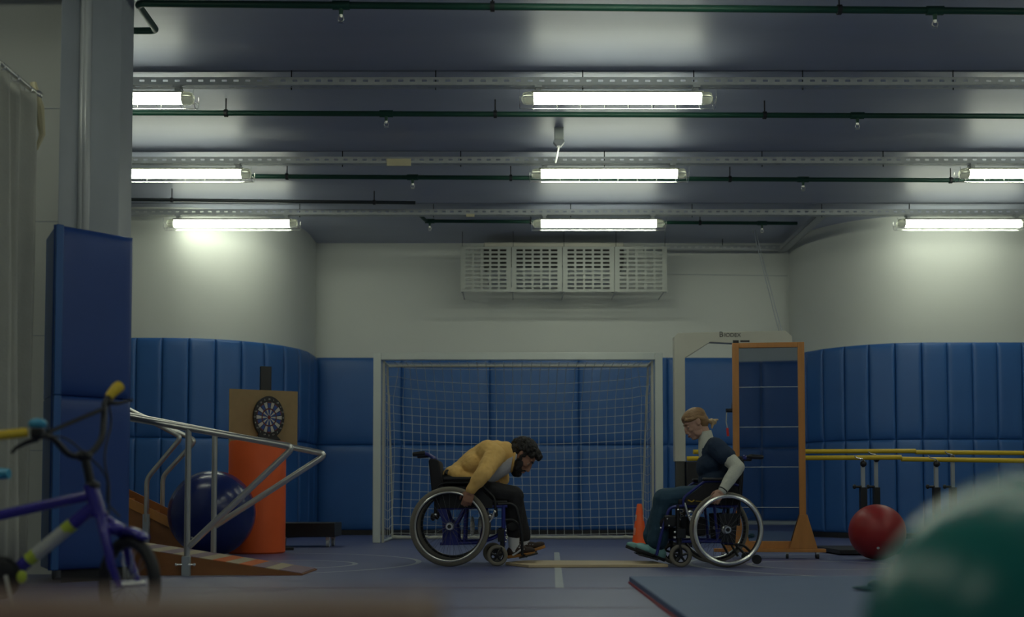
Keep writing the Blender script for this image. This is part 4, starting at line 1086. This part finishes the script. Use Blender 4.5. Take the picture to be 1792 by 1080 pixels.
text('SX', .05, (p.x, -.2435, p.z), (PI / 2, 0, 0), mat('yellow print', (.45, .28, .02), .6), 'guard_print', wc2, .001) if 0 else MB().tube([(p.x - .05, -.2425, p.z + .008), (p.x - .02, -.2435, p.z - .006), (p.x + .0, -.2435, p.z + .006)], .006, 6).tube([(p.x + .01, -.2425, p.z), (p.x + .06, -.2425, p.z - .004)], .003, 6).build('guard_print', mat('yellow print', (.45, .28, .02), .6), wc2)
bp = [sp2(*q_, -1) for q_ in ((1290, 808), (1303, 808), (1299, 872), (1284, 872))]
MB().prism([(p.x, p.z) for p in bp], -.22, .22, 'y').build('backrest', M['blackcloth'], wc2, bevel=.012)
a, b = sp2(1188, 884, -1), sp2(1292, 884, -1)
MB().bb((a.x, -.21, a.z - .01), (b.x, .21, a.z + .045)).build('seat', M['blackcloth'], wc2, bevel=.015)
for s in (-1, 1): MB().tube([sp2(1215, 892, -s), sp2(1225, 950, s)], .012, 10).build('cross_brace', CB, wc2)
MB().bb((sp2(1212, 0, -1).x * 0 + sp2(1204, 930, -1).x, -.16, sp2(1204, 930, -1).z - .04), (sp2(1238, 930, -1).x, .16, sp2(1204, 905, -1).z)).build('under_seat_pouch', M['blackcloth'], wc2, bevel=.02)

# ================================================================== people
def rotY(a): return Matrix.Rotation(a, 3, 'Y')
def basis(f, u):
    """columns: forward, left, up"""
    f = Vector(f).normalized(); u = Vector(u); u = (u - f * u.dot(f)).normalized(); l = u.cross(f)
    return Matrix((f, l, u)).transposed()
def limb(mb, pts, rs, n=14):
    for (a, b), (ra, rb) in zip(zip(pts[:-1], pts[1:]), zip(rs[:-1], rs[1:])):
        a, b = Vector(a), Vector(b)
        mb.tube([a, b], [ra, rb], n); mb.ell(a, ra * .995, nu=14, nv=9)
    mb.ell(pts[-1], rs[-1] * .995, nu=14, nv=9)
def hand(mb, wrist, d, n_, thumb, curls=(35, 55, 40), sc=1.0, splay=0.0):
    """palm along d, fingers curl towards n_, thumb leaves on the thumb side"""
    d = Vector(d).normalized(); n_ = Vector(n_); n_ = (n_ - d * n_.dot(d)).normalized(); t = Vector(thumb); t = (t - d * t.dot(d) - n_ * t.dot(n_)).normalized()
    R_ = Matrix((d, t, n_)).transposed(); w_ = Vector(wrist)
    mb.ell(w_ + d * .045 * sc, (.052 * sc, .040 * sc, .017 * sc), R_)
    mb.tube([w_ - d * .01, w_ + d * .03 * sc], [.025 * sc, .027 * sc], 12)
    mb.ell(w_ + d * .075 * sc, (.02 * sc, .040 * sc, .014 * sc), R_)
    lens = ((.040, .026, .020), (.045, .029, .021), (.042, .027, .020), (.033, .020, .017))
    for i in range(4):
        off = (.031 - .0207 * i) * sc
        p = w_ + d * (.084 - .004 * abs(i - 1.3)) * sc + t * off; dirv = (d + t * off * splay).normalized(); acc = 0
        pts = [p - d * .02 * sc, p]; rs = [.0095 * sc, .0092 * sc]
        for L_, c_, rr in zip(lens[i], curls, (.0088, .0082, .0070)):
            acc += math.radians(c_ + 3 * i)
            dv = (dirv * math.cos(acc) + n_ * math.sin(acc)); p = p + dv * L_ * sc; pts.append(p.copy()); rs.append(rr * sc)
        limb(mb, pts, rs, 10)
    p = w_ + d * .022 * sc + t * .026 * sc + n_ * .004
    q1_ = p + (d * .6 + t * .55 + n_ * .5).normalized() * .040 * sc; q2_ = q1_ + (d * .65 + t * .1 + n_ * .75).normalized() * .032 * sc; q3_ = q2_ + (d * .6 - t * .1 + n_ * .8).normalized() * .024 * sc
    limb(mb, [p, q1_, q2_, q3_], [.014 * sc, .011 * sc, .0098 * sc, .008 * sc], 10)
def head(mb, c, R_, sc=1.0, nose=1.0, jaw=1.0):
    P_ = lambda f, l, u: c + R_ @ (Vector((f, l, u)) * sc)
    E = lambda f, l, u, a, b, d, rot=None: mb.ell(P_(f, l, u), (a * sc, b * sc, d * sc), R_ @ rot if rot else R_, nu=24, nv=16)
    E(-.012, 0, .035, .098, .076, .088)
    E(.012, 0, -.012, .076, .068, .085)
    E(.028, 0, -.055, .058, .054 * jaw, .055)
    E(.045, 0, -.092, .036, .034 * jaw, .026); E(.066, 0, -.098, .018, .02, .016)
    E(.068, 0, .032, .022, .048, .02)                      # brow
    for s in (-1, 1):
        E(.056, s * .032, -.026, .026, .024, .022)           # cheekbones
        E(.018, s * .046 * jaw, -.058, .042, .016, .042)             # jaw angle
        E(-.010, s * .075, .006, .017, .008, .031, rotY(-.2)); E(-.017, s * .081, .014, .012, .006, .022, rotY(-.2))
        E(.088 + .005 * nose, s * .011, -.044, .010, .007, .007)
    mb.tube([P_(.082, 0, .018), P_(.093, 0, .0), P_(.090 + .011 * nose, 0, -.02), P_(.090 + .018 * nose, 0, -.035)], [.009 * sc, .010 * sc, .011 * sc, .012 * sc * nose], 10)
    E(.090 + .015 * nose, 0, -.038, .013 * nose, .012, .011)
    E(.083, 0, -.062, .016, .024, .010); E(.083, 0, -.076, .014, .020, .009)
def face_parts(root, c, R_, sc, brow_m):
    P_ = lambda f, l, u: c + R_ @ (Vector((f, l, u)) * sc)
    for s in (-1, 1):
        e = MB().ell(P_(.0695, s * .031, -.003), (.0108 * sc,) * 3, R_).build('eye', M['eye'], root)
        MB().ell(P_(.078, s * .0315, -.005), (.0035 * sc, .0055 * sc, .0055 * sc), R_).build('iris', M['iris'], e)
        MB().ell(P_(.0725, s * .031, .003), (.0118 * sc, .0140 * sc, .0078 * sc), R_).build('eyelid', root.data.materials[0], root)
        MB().tube([P_(.088, s * .014, .022), P_(.0875, s * .03, .028), P_(.077, s * .047, .021)], [.004 * sc, .0048 * sc, .002], 8).build('eyebrow', brow_m, root)
    MB().tube([P_(.084, -.02, -.069), P_(.0975, -.008, -.066), P_(.0985, 0, -.0675), P_(.0975, .008, -.066), P_(.084, .02, -.069)], [.002, .0045, .0045, .0045, .002], 8).tube([P_(.084, -.018, -.071), P_(.0965, 0, -.0745), P_(.084, .018, -.071)], [.002, .005, .002], 8).build('lips', M['lips'], root)

# ---------------------------------------------------------------- the man
rest = [(None)]
def PM(px, py, lat=0.0): return U(px, py, YM + lat) - RM
hip = PM(790, 852); waist = PM(806, 838); mid = PM(830, 815); chest = PM(855, 798); neck0 = PM(884, 788); 
hc = PM(914, 799); Rh = basis((.62, -.10, -.72), (.75, 0, .62)); hs = 1.08
shN, shF = PM(866, 798, -.185), PM(870, 800, .185)
elN, wrN = PM(845, 830, -.36), PM(823, 859, -.345)
elF, wrF = PM(878, 838, .33), PM(868, 846, .25)
kneeN, kneeF = PM(902, 868, -.115), PM(900, 866, .125)
anN, anF = PM(900, 955, -.11), PM(918, 950, .12)
hipN, hipF = hip + Vector((.0, -.09, .0)), hip + Vector((0, .09, 0))
b = MB()
limb(b, [hip, waist, mid, chest], [.12, .11, .11, .12]); b.ell(chest, (.10, .15, .10))
limb(b, [chest + Vector((.03, 0, .0)), neck0, hc + Rh @ Vector((-.035, 0, -.05))], [.075, .062, .058])
head(b, hc, Rh, hs)
for (sh, el, wr) in ((shN, elN, wrN), (shF, elF, wrF)): limb(b, [sh, el, wr], [.05, .04, .027])
for (h_, k_, a_) in ((hipN, kneeN, anN), (hipF, kneeF, anF)): limb(b, [h_, k_, (k_ * .6 + a_ * .4) - Vector((.012, 0, 0)), a_], [.075, .052, .05, .034])
rimc = Vector((0, -.335, .306))
hand(b, wrN, (PM(817, 880, -.345) - wrN), Vector((-.15, .95, -.1)), (-.9, 0, .1), (30, 70, 60), 1.02)
hand(b, wrF, (PM(884, 852, .2) - wrF), (0, -.2, -1), (0, -1, 0), (15, 25, 20), 1.0)
man = remesh(b, 'person', M['skinm'], None, voxel=.0048, smooth=3, loc=RM)
tag(man, 'bearded person in a mustard sweatshirt bent forward in the left wheelchair, gripping the wheel', 'person')
face_parts(man, hc, Rh, hs, M['hairm'])
# sweatshirt
b = MB()
limb(b, [PM(795, 838), PM(812, 830), mid, chest + Vector((0, 0, .0)), PM(872, 794)], [.105, .118, .125, .13, .105])
b.ell(PM(800, 832), (.10, .165, .085), basis((.75, 0, .5), (0, 0, 1))); b.ell(PM(830, 812), (.13, .175, .105), basis((.8, 0, .5), (0, 0, 1))); b.ell(PM(855, 797), (.12, .195, .115), basis((.85, 0, .4), (0, 0, 1)))
limb(b, [PM(868, 793), PM(882, 791), PM(893, 797)], [.105, .088, .072])
for (sh, el, wr, s) in ((shN, elN, wrN, -1), (shF, elF, wrF, 1)):
    e2 = el.lerp(wr, .93)
    limb(b, [sh, sh.lerp(el, .5), el, el.lerp(wr, .5), e2], [.082, .074, .064, .056, .040])
    limb(b, [chest + Vector((0, s * .1, .02)), sh], [.1, .085])
limb(b, [PM(812, 840, -.1), PM(838, 838, -.08)], [.07, .05])
sw = remesh(b, 'sweatshirt', M['sweater'], man, voxel=.0065, smooth=10, wr=.009, wf=13)
# ribbed hem and cuffs
def ringed(name, c, axis, rx, ry, r, m, parent, up=(0, 0, 1), n=40):
    ax = Vector(axis).normalized(); Rb = basis(ax, up); pts = []
    for i in range(n):
        a = 2 * PI * i / n; pts.append(Vector(c) + Rb @ Vector((0, rx * math.cos(a), ry * math.sin(a))))
    return MB().tube(pts, r, 8, True).build(name, m, parent)
for (el, wr) in ((elN, wrN), (elF, wrF)):
    MB().tube([el.lerp(wr, .84), el.lerp(wr, .87), el.lerp(wr, .99), el.lerp(wr, 1.01)], [.041, .042, .038, .034], 18).build('cuff', M['sweater'], sw)
ringed('neckband', PM(899, 805), Vector((1, 0, -.18)), .074, .096, .010, M['sweater'], sw)
ringed('tee_collar', PM(902, 803), Vector((1, 0, -.18)), .066, .080, .009, M['tee'], man)
b = MB(); limb(b, [PM(896, 806), PM(884, 816), PM(862, 832), PM(845, 842)], [.074, .066, .058, .05]); remesh(b, 'tee', M['tee'], man, voxel=.007, smooth=10)
# trousers
b = MB()
b.ell(hip + Vector((0, 0, -.0)), (.13, .175, .115)); b.ell(PM(800, 850), (.12, .17, .10))
for (k_, a_, s) in ((kneeN, anN, -1), (kneeF, anF, 1)):
    h_ = hip + Vector((.02, s * .095, -.005)); hem = k_.lerp(a_, .72 if s < 0 else .84)
    limb(b, [h_, h_.lerp(k_, .5) + Vector((0, 0, .0)), k_ + Vector((-.01, 0, -.005)), k_.lerp(a_, .35) + Vector((-.01, 0, 0)), hem], [.105, .092, .078, .070, .064])
tr_m = remesh(b, 'trousers', M['trousers'], man, voxel=.0065, smooth=5, wr=.010, wf=11)
MB().tube([PM(783, 826, -.1), PM(780, 832, 0), PM(783, 826, .1)], .02, 10).build('belt', M['base'], man)
# hair: cap plus curls; beard
P_ = lambda f, l, u: hc + Rh @ (Vector((f, l, u)) * hs)
b = MB()
b.ell(P_(-.022, 0, .042), (.099 * hs, .083 * hs, .082 * hs), Rh); b.ell(P_(-.055, 0, -.0), (.062 * hs, .075 * hs, .07 * hs), Rh); b.ell(P_(.045, 0, .088), (.055 * hs, .062 * hs, .04 * hs), Rh)
rnd = random.Random(3)
for i in range(300):
    th = rnd.uniform(0, PI * .62); ph = rnd.uniform(0, 2 * PI)
    v = Vector((math.sin(th) * math.cos(ph), math.sin(th) * math.sin(ph), math.cos(th)))
    p = Vector((-.02 + .102 * v.x, .085 * v.y, .042 + .083 * v.z))
    if p.x > .055 and p.z < .075: continue
    if p.x > .0 and p.z < .04: continue
    b.ell(P_(*p), rnd.uniform(.011, .02) * hs, nu=8, nv=6)
for i in range(40):
    b.ell(P_(rnd.uniform(.05, .095), rnd.uniform(-.055, .055), rnd.uniform(.075, .105)), rnd.uniform(.011, .018), nu=8, nv=6)
for s in (-1, 1):
    for i in range(8): b.ell(P_(.005 + rnd.uniform(-.006, .012), s * .078, .03 - .01 * i), .012, nu=8, nv=6)
remesh(b, 'hair', M['hairm'], man, voxel=.0045, smooth=1, wr=.006, wf=60)
b = MB()
for s in (-1, 1):
    limb(b, [P_(.012, s * .07, -.02), P_(.025, s * .066, -.055), P_(.045, s * .052, -.09), P_(.07, s * .025, -.112)], [.013, .019, .024, .024], 10)
    b.ell(P_(.028, s * .062, -.055), (.040, .014, .036), Rh)
    limb(b, [P_(.05, s * .055, -.062), P_(.075, s * .04, -.08)], [.014, .014], 10)
    limb(b, [P_(.096, s * .006, -.054), P_(.086, s * .026, -.062), P_(.078, s * .033, -.08)], [.0065, .007, .010], 8)
limb(b, [P_(.03, 0, -.105), P_(.06, 0, -.118), P_(.082, 0, -.105), P_(.086, 0, -.09)], [.03, .032, .024, .012], 12)
remesh(b, 'beard', M['hairm'], man, voxel=.004, smooth=2, wr=.004, wf=70)
def shoe(root, heel, toe, m, sole_m, up=(0, 0, 1), wd=.045, name='shoe', lace=None):
    heel, toe = Vector(heel), Vector(toe); Rs = basis(toe - heel, up); L_ = (toe - heel).length
    Q = lambda f, l, u: heel + Rs @ Vector((f, l, u))
    b = MB(); b.ell(Q(.045, 0, .045), (.055, wd * .75, .048), Rs); b.ell(Q(L_ * .42, 0, .045), (L_ * .34, wd * .82, .042), Rs); b.ell(Q(L_ * .74, 0, .033), (L_ * .27, wd, .030), Rs); b.ell(Q(.06, 0, .075), (.042, wd * .62, .035), Rs)
    s_ = remesh(b, name, m, root, voxel=.0045, smooth=3)
    so = MB(); prof = [(-.004, .030), (.03, .034), (.10, .030), (.17, .042), (.23, .040), (.262, .025), (.272, 0)]
    k = L_ / .272; ol = [(x_ * k, w_ * wd / .042) for x_, w_ in prof]; ol = ol + [(x_, -w_) for x_, w_ in ol[::-1][1:]] + [(-.014, -.015), (-.014, .015)]
    so.prism(ol, -.002, .022, 'z'); so.xf(Matrix.Translation(heel) @ Rs.to_4x4()); so.build('sole', sole_m, s_, bevel=.005)
    if lace:
        for i in range(4):
            f_ = L_ * (.36 + .085 * i); z_ = .088 - .009 * i
            MB().tube([Q(f_, -.030, z_ - .012), Q(f_ + .01, 0, z_ + .004), Q(f_, .030, z_ - .012)], .006, 6).build('lace', lace, s_)
    return s_
sN = shoe(man, PM(890, 977, -.115), PM(937, 970, -.125), M['shoem'], M['gum'], (-.1, 0, 1), lace=M['tee'])
sF = shoe(man, PM(903, 975, .10), PM(955, 958, .12), M['shoem'], M['gum'], (-.3, 0, 1), lace=M['tee'])
for a_ in (anN, anF):
    MB().tube([a_ + Vector((-.004, 0, .12 if a_ is anN else .05)), a_ + Vector((-.004, 0, .02)), a_ + Vector((-.000, 0, -.05))], [.050, .043, .042], 16).build('sock', M['tee'], man)
p0, p1 = PM(897, 972, -.155), PM(912, 962, -.157)
MB().tube([p0, p0.lerp(p1, .5) + Vector((0, -.004, -.004)), p1], .008, 6).build('shoe_stripe', M['tee'], sN)

# ---------------------------------------------------------------- the woman
def PW(px, py, lat=0.0): return U(px, py, YW2 + lat) - RW
hip = PW(1268, 866); waist = PW(1258, 838); mid = PW(1250, 812); chest = PW(1247, 790); neck0 = PW(1236, 768)
hc = PW(1217, 742); Rh = basis((-.86, -.08, -.42), (-.42, 0, .9)); hs = .96
shN, shF = PW(1254, 783, -.155), PW(1248, 785, .155)
elN, wrN = PW(1291, 818, -.26), PW(1264, 859, -.325)
elF, wrF = PW(1280, 822, .26), PW(1258, 858, .32)
kneeN, kneeF = PW(1160, 873, -.11), PW(1164, 871, .11)
anN, anF = PW(1148, 948, -.10), PW(1140, 942, .10)
b = MB()
limb(b, [hip, waist, mid, chest], [.11, .10, .10, .10])
limb(b, [chest + Vector((-.01, 0, .02)), neck0, hc + Rh @ Vector((-.03, 0, -.05))], [.06, .052, .050])
head(b, hc, Rh, hs, nose=.72, jaw=.9)
for (sh, el, wr) in ((shN, elN, wrN), (shF, elF, wrF)): limb(b, [sh, el, wr], [.042, .034, .023])
for s, k_, a_ in ((-1, kneeN, anN), (1, kneeF, anF)):
    limb(b, [hip + Vector((0, s * .09, 0)), k_, k_.lerp(a_, .4), a_], [.07, .05, .046, .032])
hand(b, wrN, (PW(1250, 876, -.335) - wrN), Vector((.1, .9, -.35)), (-.3, 0, .9) , (30, 60, 50), .95)
hand(b, wrF, (PW(1244, 876, .335) - wrF), Vector((.1, -.9, -.35)), (-.3, 0, .9), (30, 60, 50), .95)
wom = remesh(b, 'person', M['skinw'], None, voxel=.0048, smooth=3, loc=RW)
tag(wom, 'blonde person with a ponytail in navy scrub top and teal jeans, pushing the right wheelchair', 'person')
face_parts(wom, hc, Rh, hs, M['hairw'])
# white knit under-shirt: sleeves and roll collar
for (sh, el, wr) in ((shN, elN, wrN), (shF, elF, wrF)):
    b = MB(); limb(b, [sh, sh.lerp(el, .6), el, el.lerp(wr, .5), el.lerp(wr, .96)], [.062, .059, .054, .048, .036])
    sl = remesh(b, 'white_sleeve', M['knit'], wom, voxel=.006, smooth=5, wr=.004, wf=14)
    MB().tube([el.lerp(wr, .955), el.lerp(wr, .99)], [.038, .036], 18).build('wrist_band', M['base'], sl)
ca, cb_ = PW(1246, 782), PW(1230, 762)
MB().tube([PW(1243, 797), PW(1239, 785), PW(1236, 772), PW(1233, 755)], [.098, .083, .066, .056], 20, flat=(1.0, .95)).build('roll_collar', M['knit'], wom)
# scrub top
b = MB()
limb(b, [PW(1264, 862), waist, mid, chest], [.105, .11, .115, .112])
b.ell(PW(1262, 862), (.125, .165, .085)); b.ell(PW(1249, 838), (.122, .145, .10), basis((1, 0, .2), (0, 0, 1))); b.ell(PW(1244, 812), (.115, .155, .10), basis((1, 0, .2), (0, 0, 1))); b.ell(PW(1249, 791), (.10, .165, .085), basis((1, 0, -.2), (0, 0, 1)))
b.ell(PW(1237, 818), (.085, .12, .10))
for (sh, el, s) in ((shN, elN, -1), (shF, elF, 1)):
    limb(b, [PW(1248, 778, s * .06), sh, sh.lerp(el, .46)], [.055, .072, .074])
remesh(b, 'scrub_top', M['scrubs'], wom, voxel=.0065, smooth=6, wr=.010, wf=10)
# jeans
b = MB(); b.ell(hip + Vector((0, 0, -.01)), (.13, .17, .10))
for s, k_, a_ in ((-1, kneeN, anN), (1, kneeF, anF)):
    h_ = hip + Vector((-.02, s * .09, -.005)); hem = k_.lerp(a_, .97) + Vector((.01, 0, 0))
    limb(b, [h_, h_.lerp(k_, .5), k_ + Vector((.005, 0, -.003)), k_.lerp(a_, .4), hem], [.10, .088, .080, .074, .082])
remesh(b, 'jeans', M['jeans'], wom, voxel=.0065, smooth=5, wr=.011, wf=10)
# hair
P_ = lambda f, l, u: hc + Rh @ (Vector((f, l, u)) * hs)
b = MB()
b.ell(P_(-.014, 0, .054), (.103 * hs, .079 * hs, .078 * hs), Rh, nu=32, nv=20); b.ell(P_(.03, 0, .066), (.062 * hs, .06 * hs, .05 * hs), Rh); b.ell(P_(-.05, 0, .005), (.066 * hs, .073 * hs, .075 * hs), Rh)
for s in (-1, 1): limb(b, [P_(.066, s * .048, .058), P_(.03, s * .068, .048), P_(-.02, s * .073, .042), P_(-.055, s * .06, .01), P_(-.09, s * .02, -.01)], [.016, .013, .013, .02, .02], 10)
hr = remesh(b, 'hair', M['hairw'], wom, voxel=.0045, smooth=3, wr=.002, wf=50)
pt = [PW(1235, 737), PW(1242, 735.5), PW(1250, 735), PW(1253, 741), PW(1247, 751)]
b = MB(); limb(b, [PW(1233, 738), PW(1238, 737)], [.02, .014], 10); limb(b, [PW(1238, 737), PW(1245, 737), PW(1250, 739)], [.013, .022, .02], 10)
limb(b, [PW(1246, 736), PW(1256, 735)], [.016, .007], 10); limb(b, [PW(1247, 740), PW(1246, 749)], [.018, .007], 10)
remesh(b, 'ponytail', mat('light blonde hair', (.50, .36, .20), .45, var=.3, scale=40), wom, voxel=.004, smooth=1, wr=.004, wf=60)
MB().ring((0, 0, 0), .014, .006, 'x', 20, 8).build('hair_tie', M['base'], wom, loc=PW(1238, 737))
shoe(wom, PW(1160, 982, -.10), PW(1110, 962, -.11), M['shoew'], M['base'], (.35, 0, 1), wd=.043)
shoe(wom, PW(1148, 980, .09), PW(1094, 958, .10), M['shoew'], M['base'], (.35, 0, 1), wd=.043)
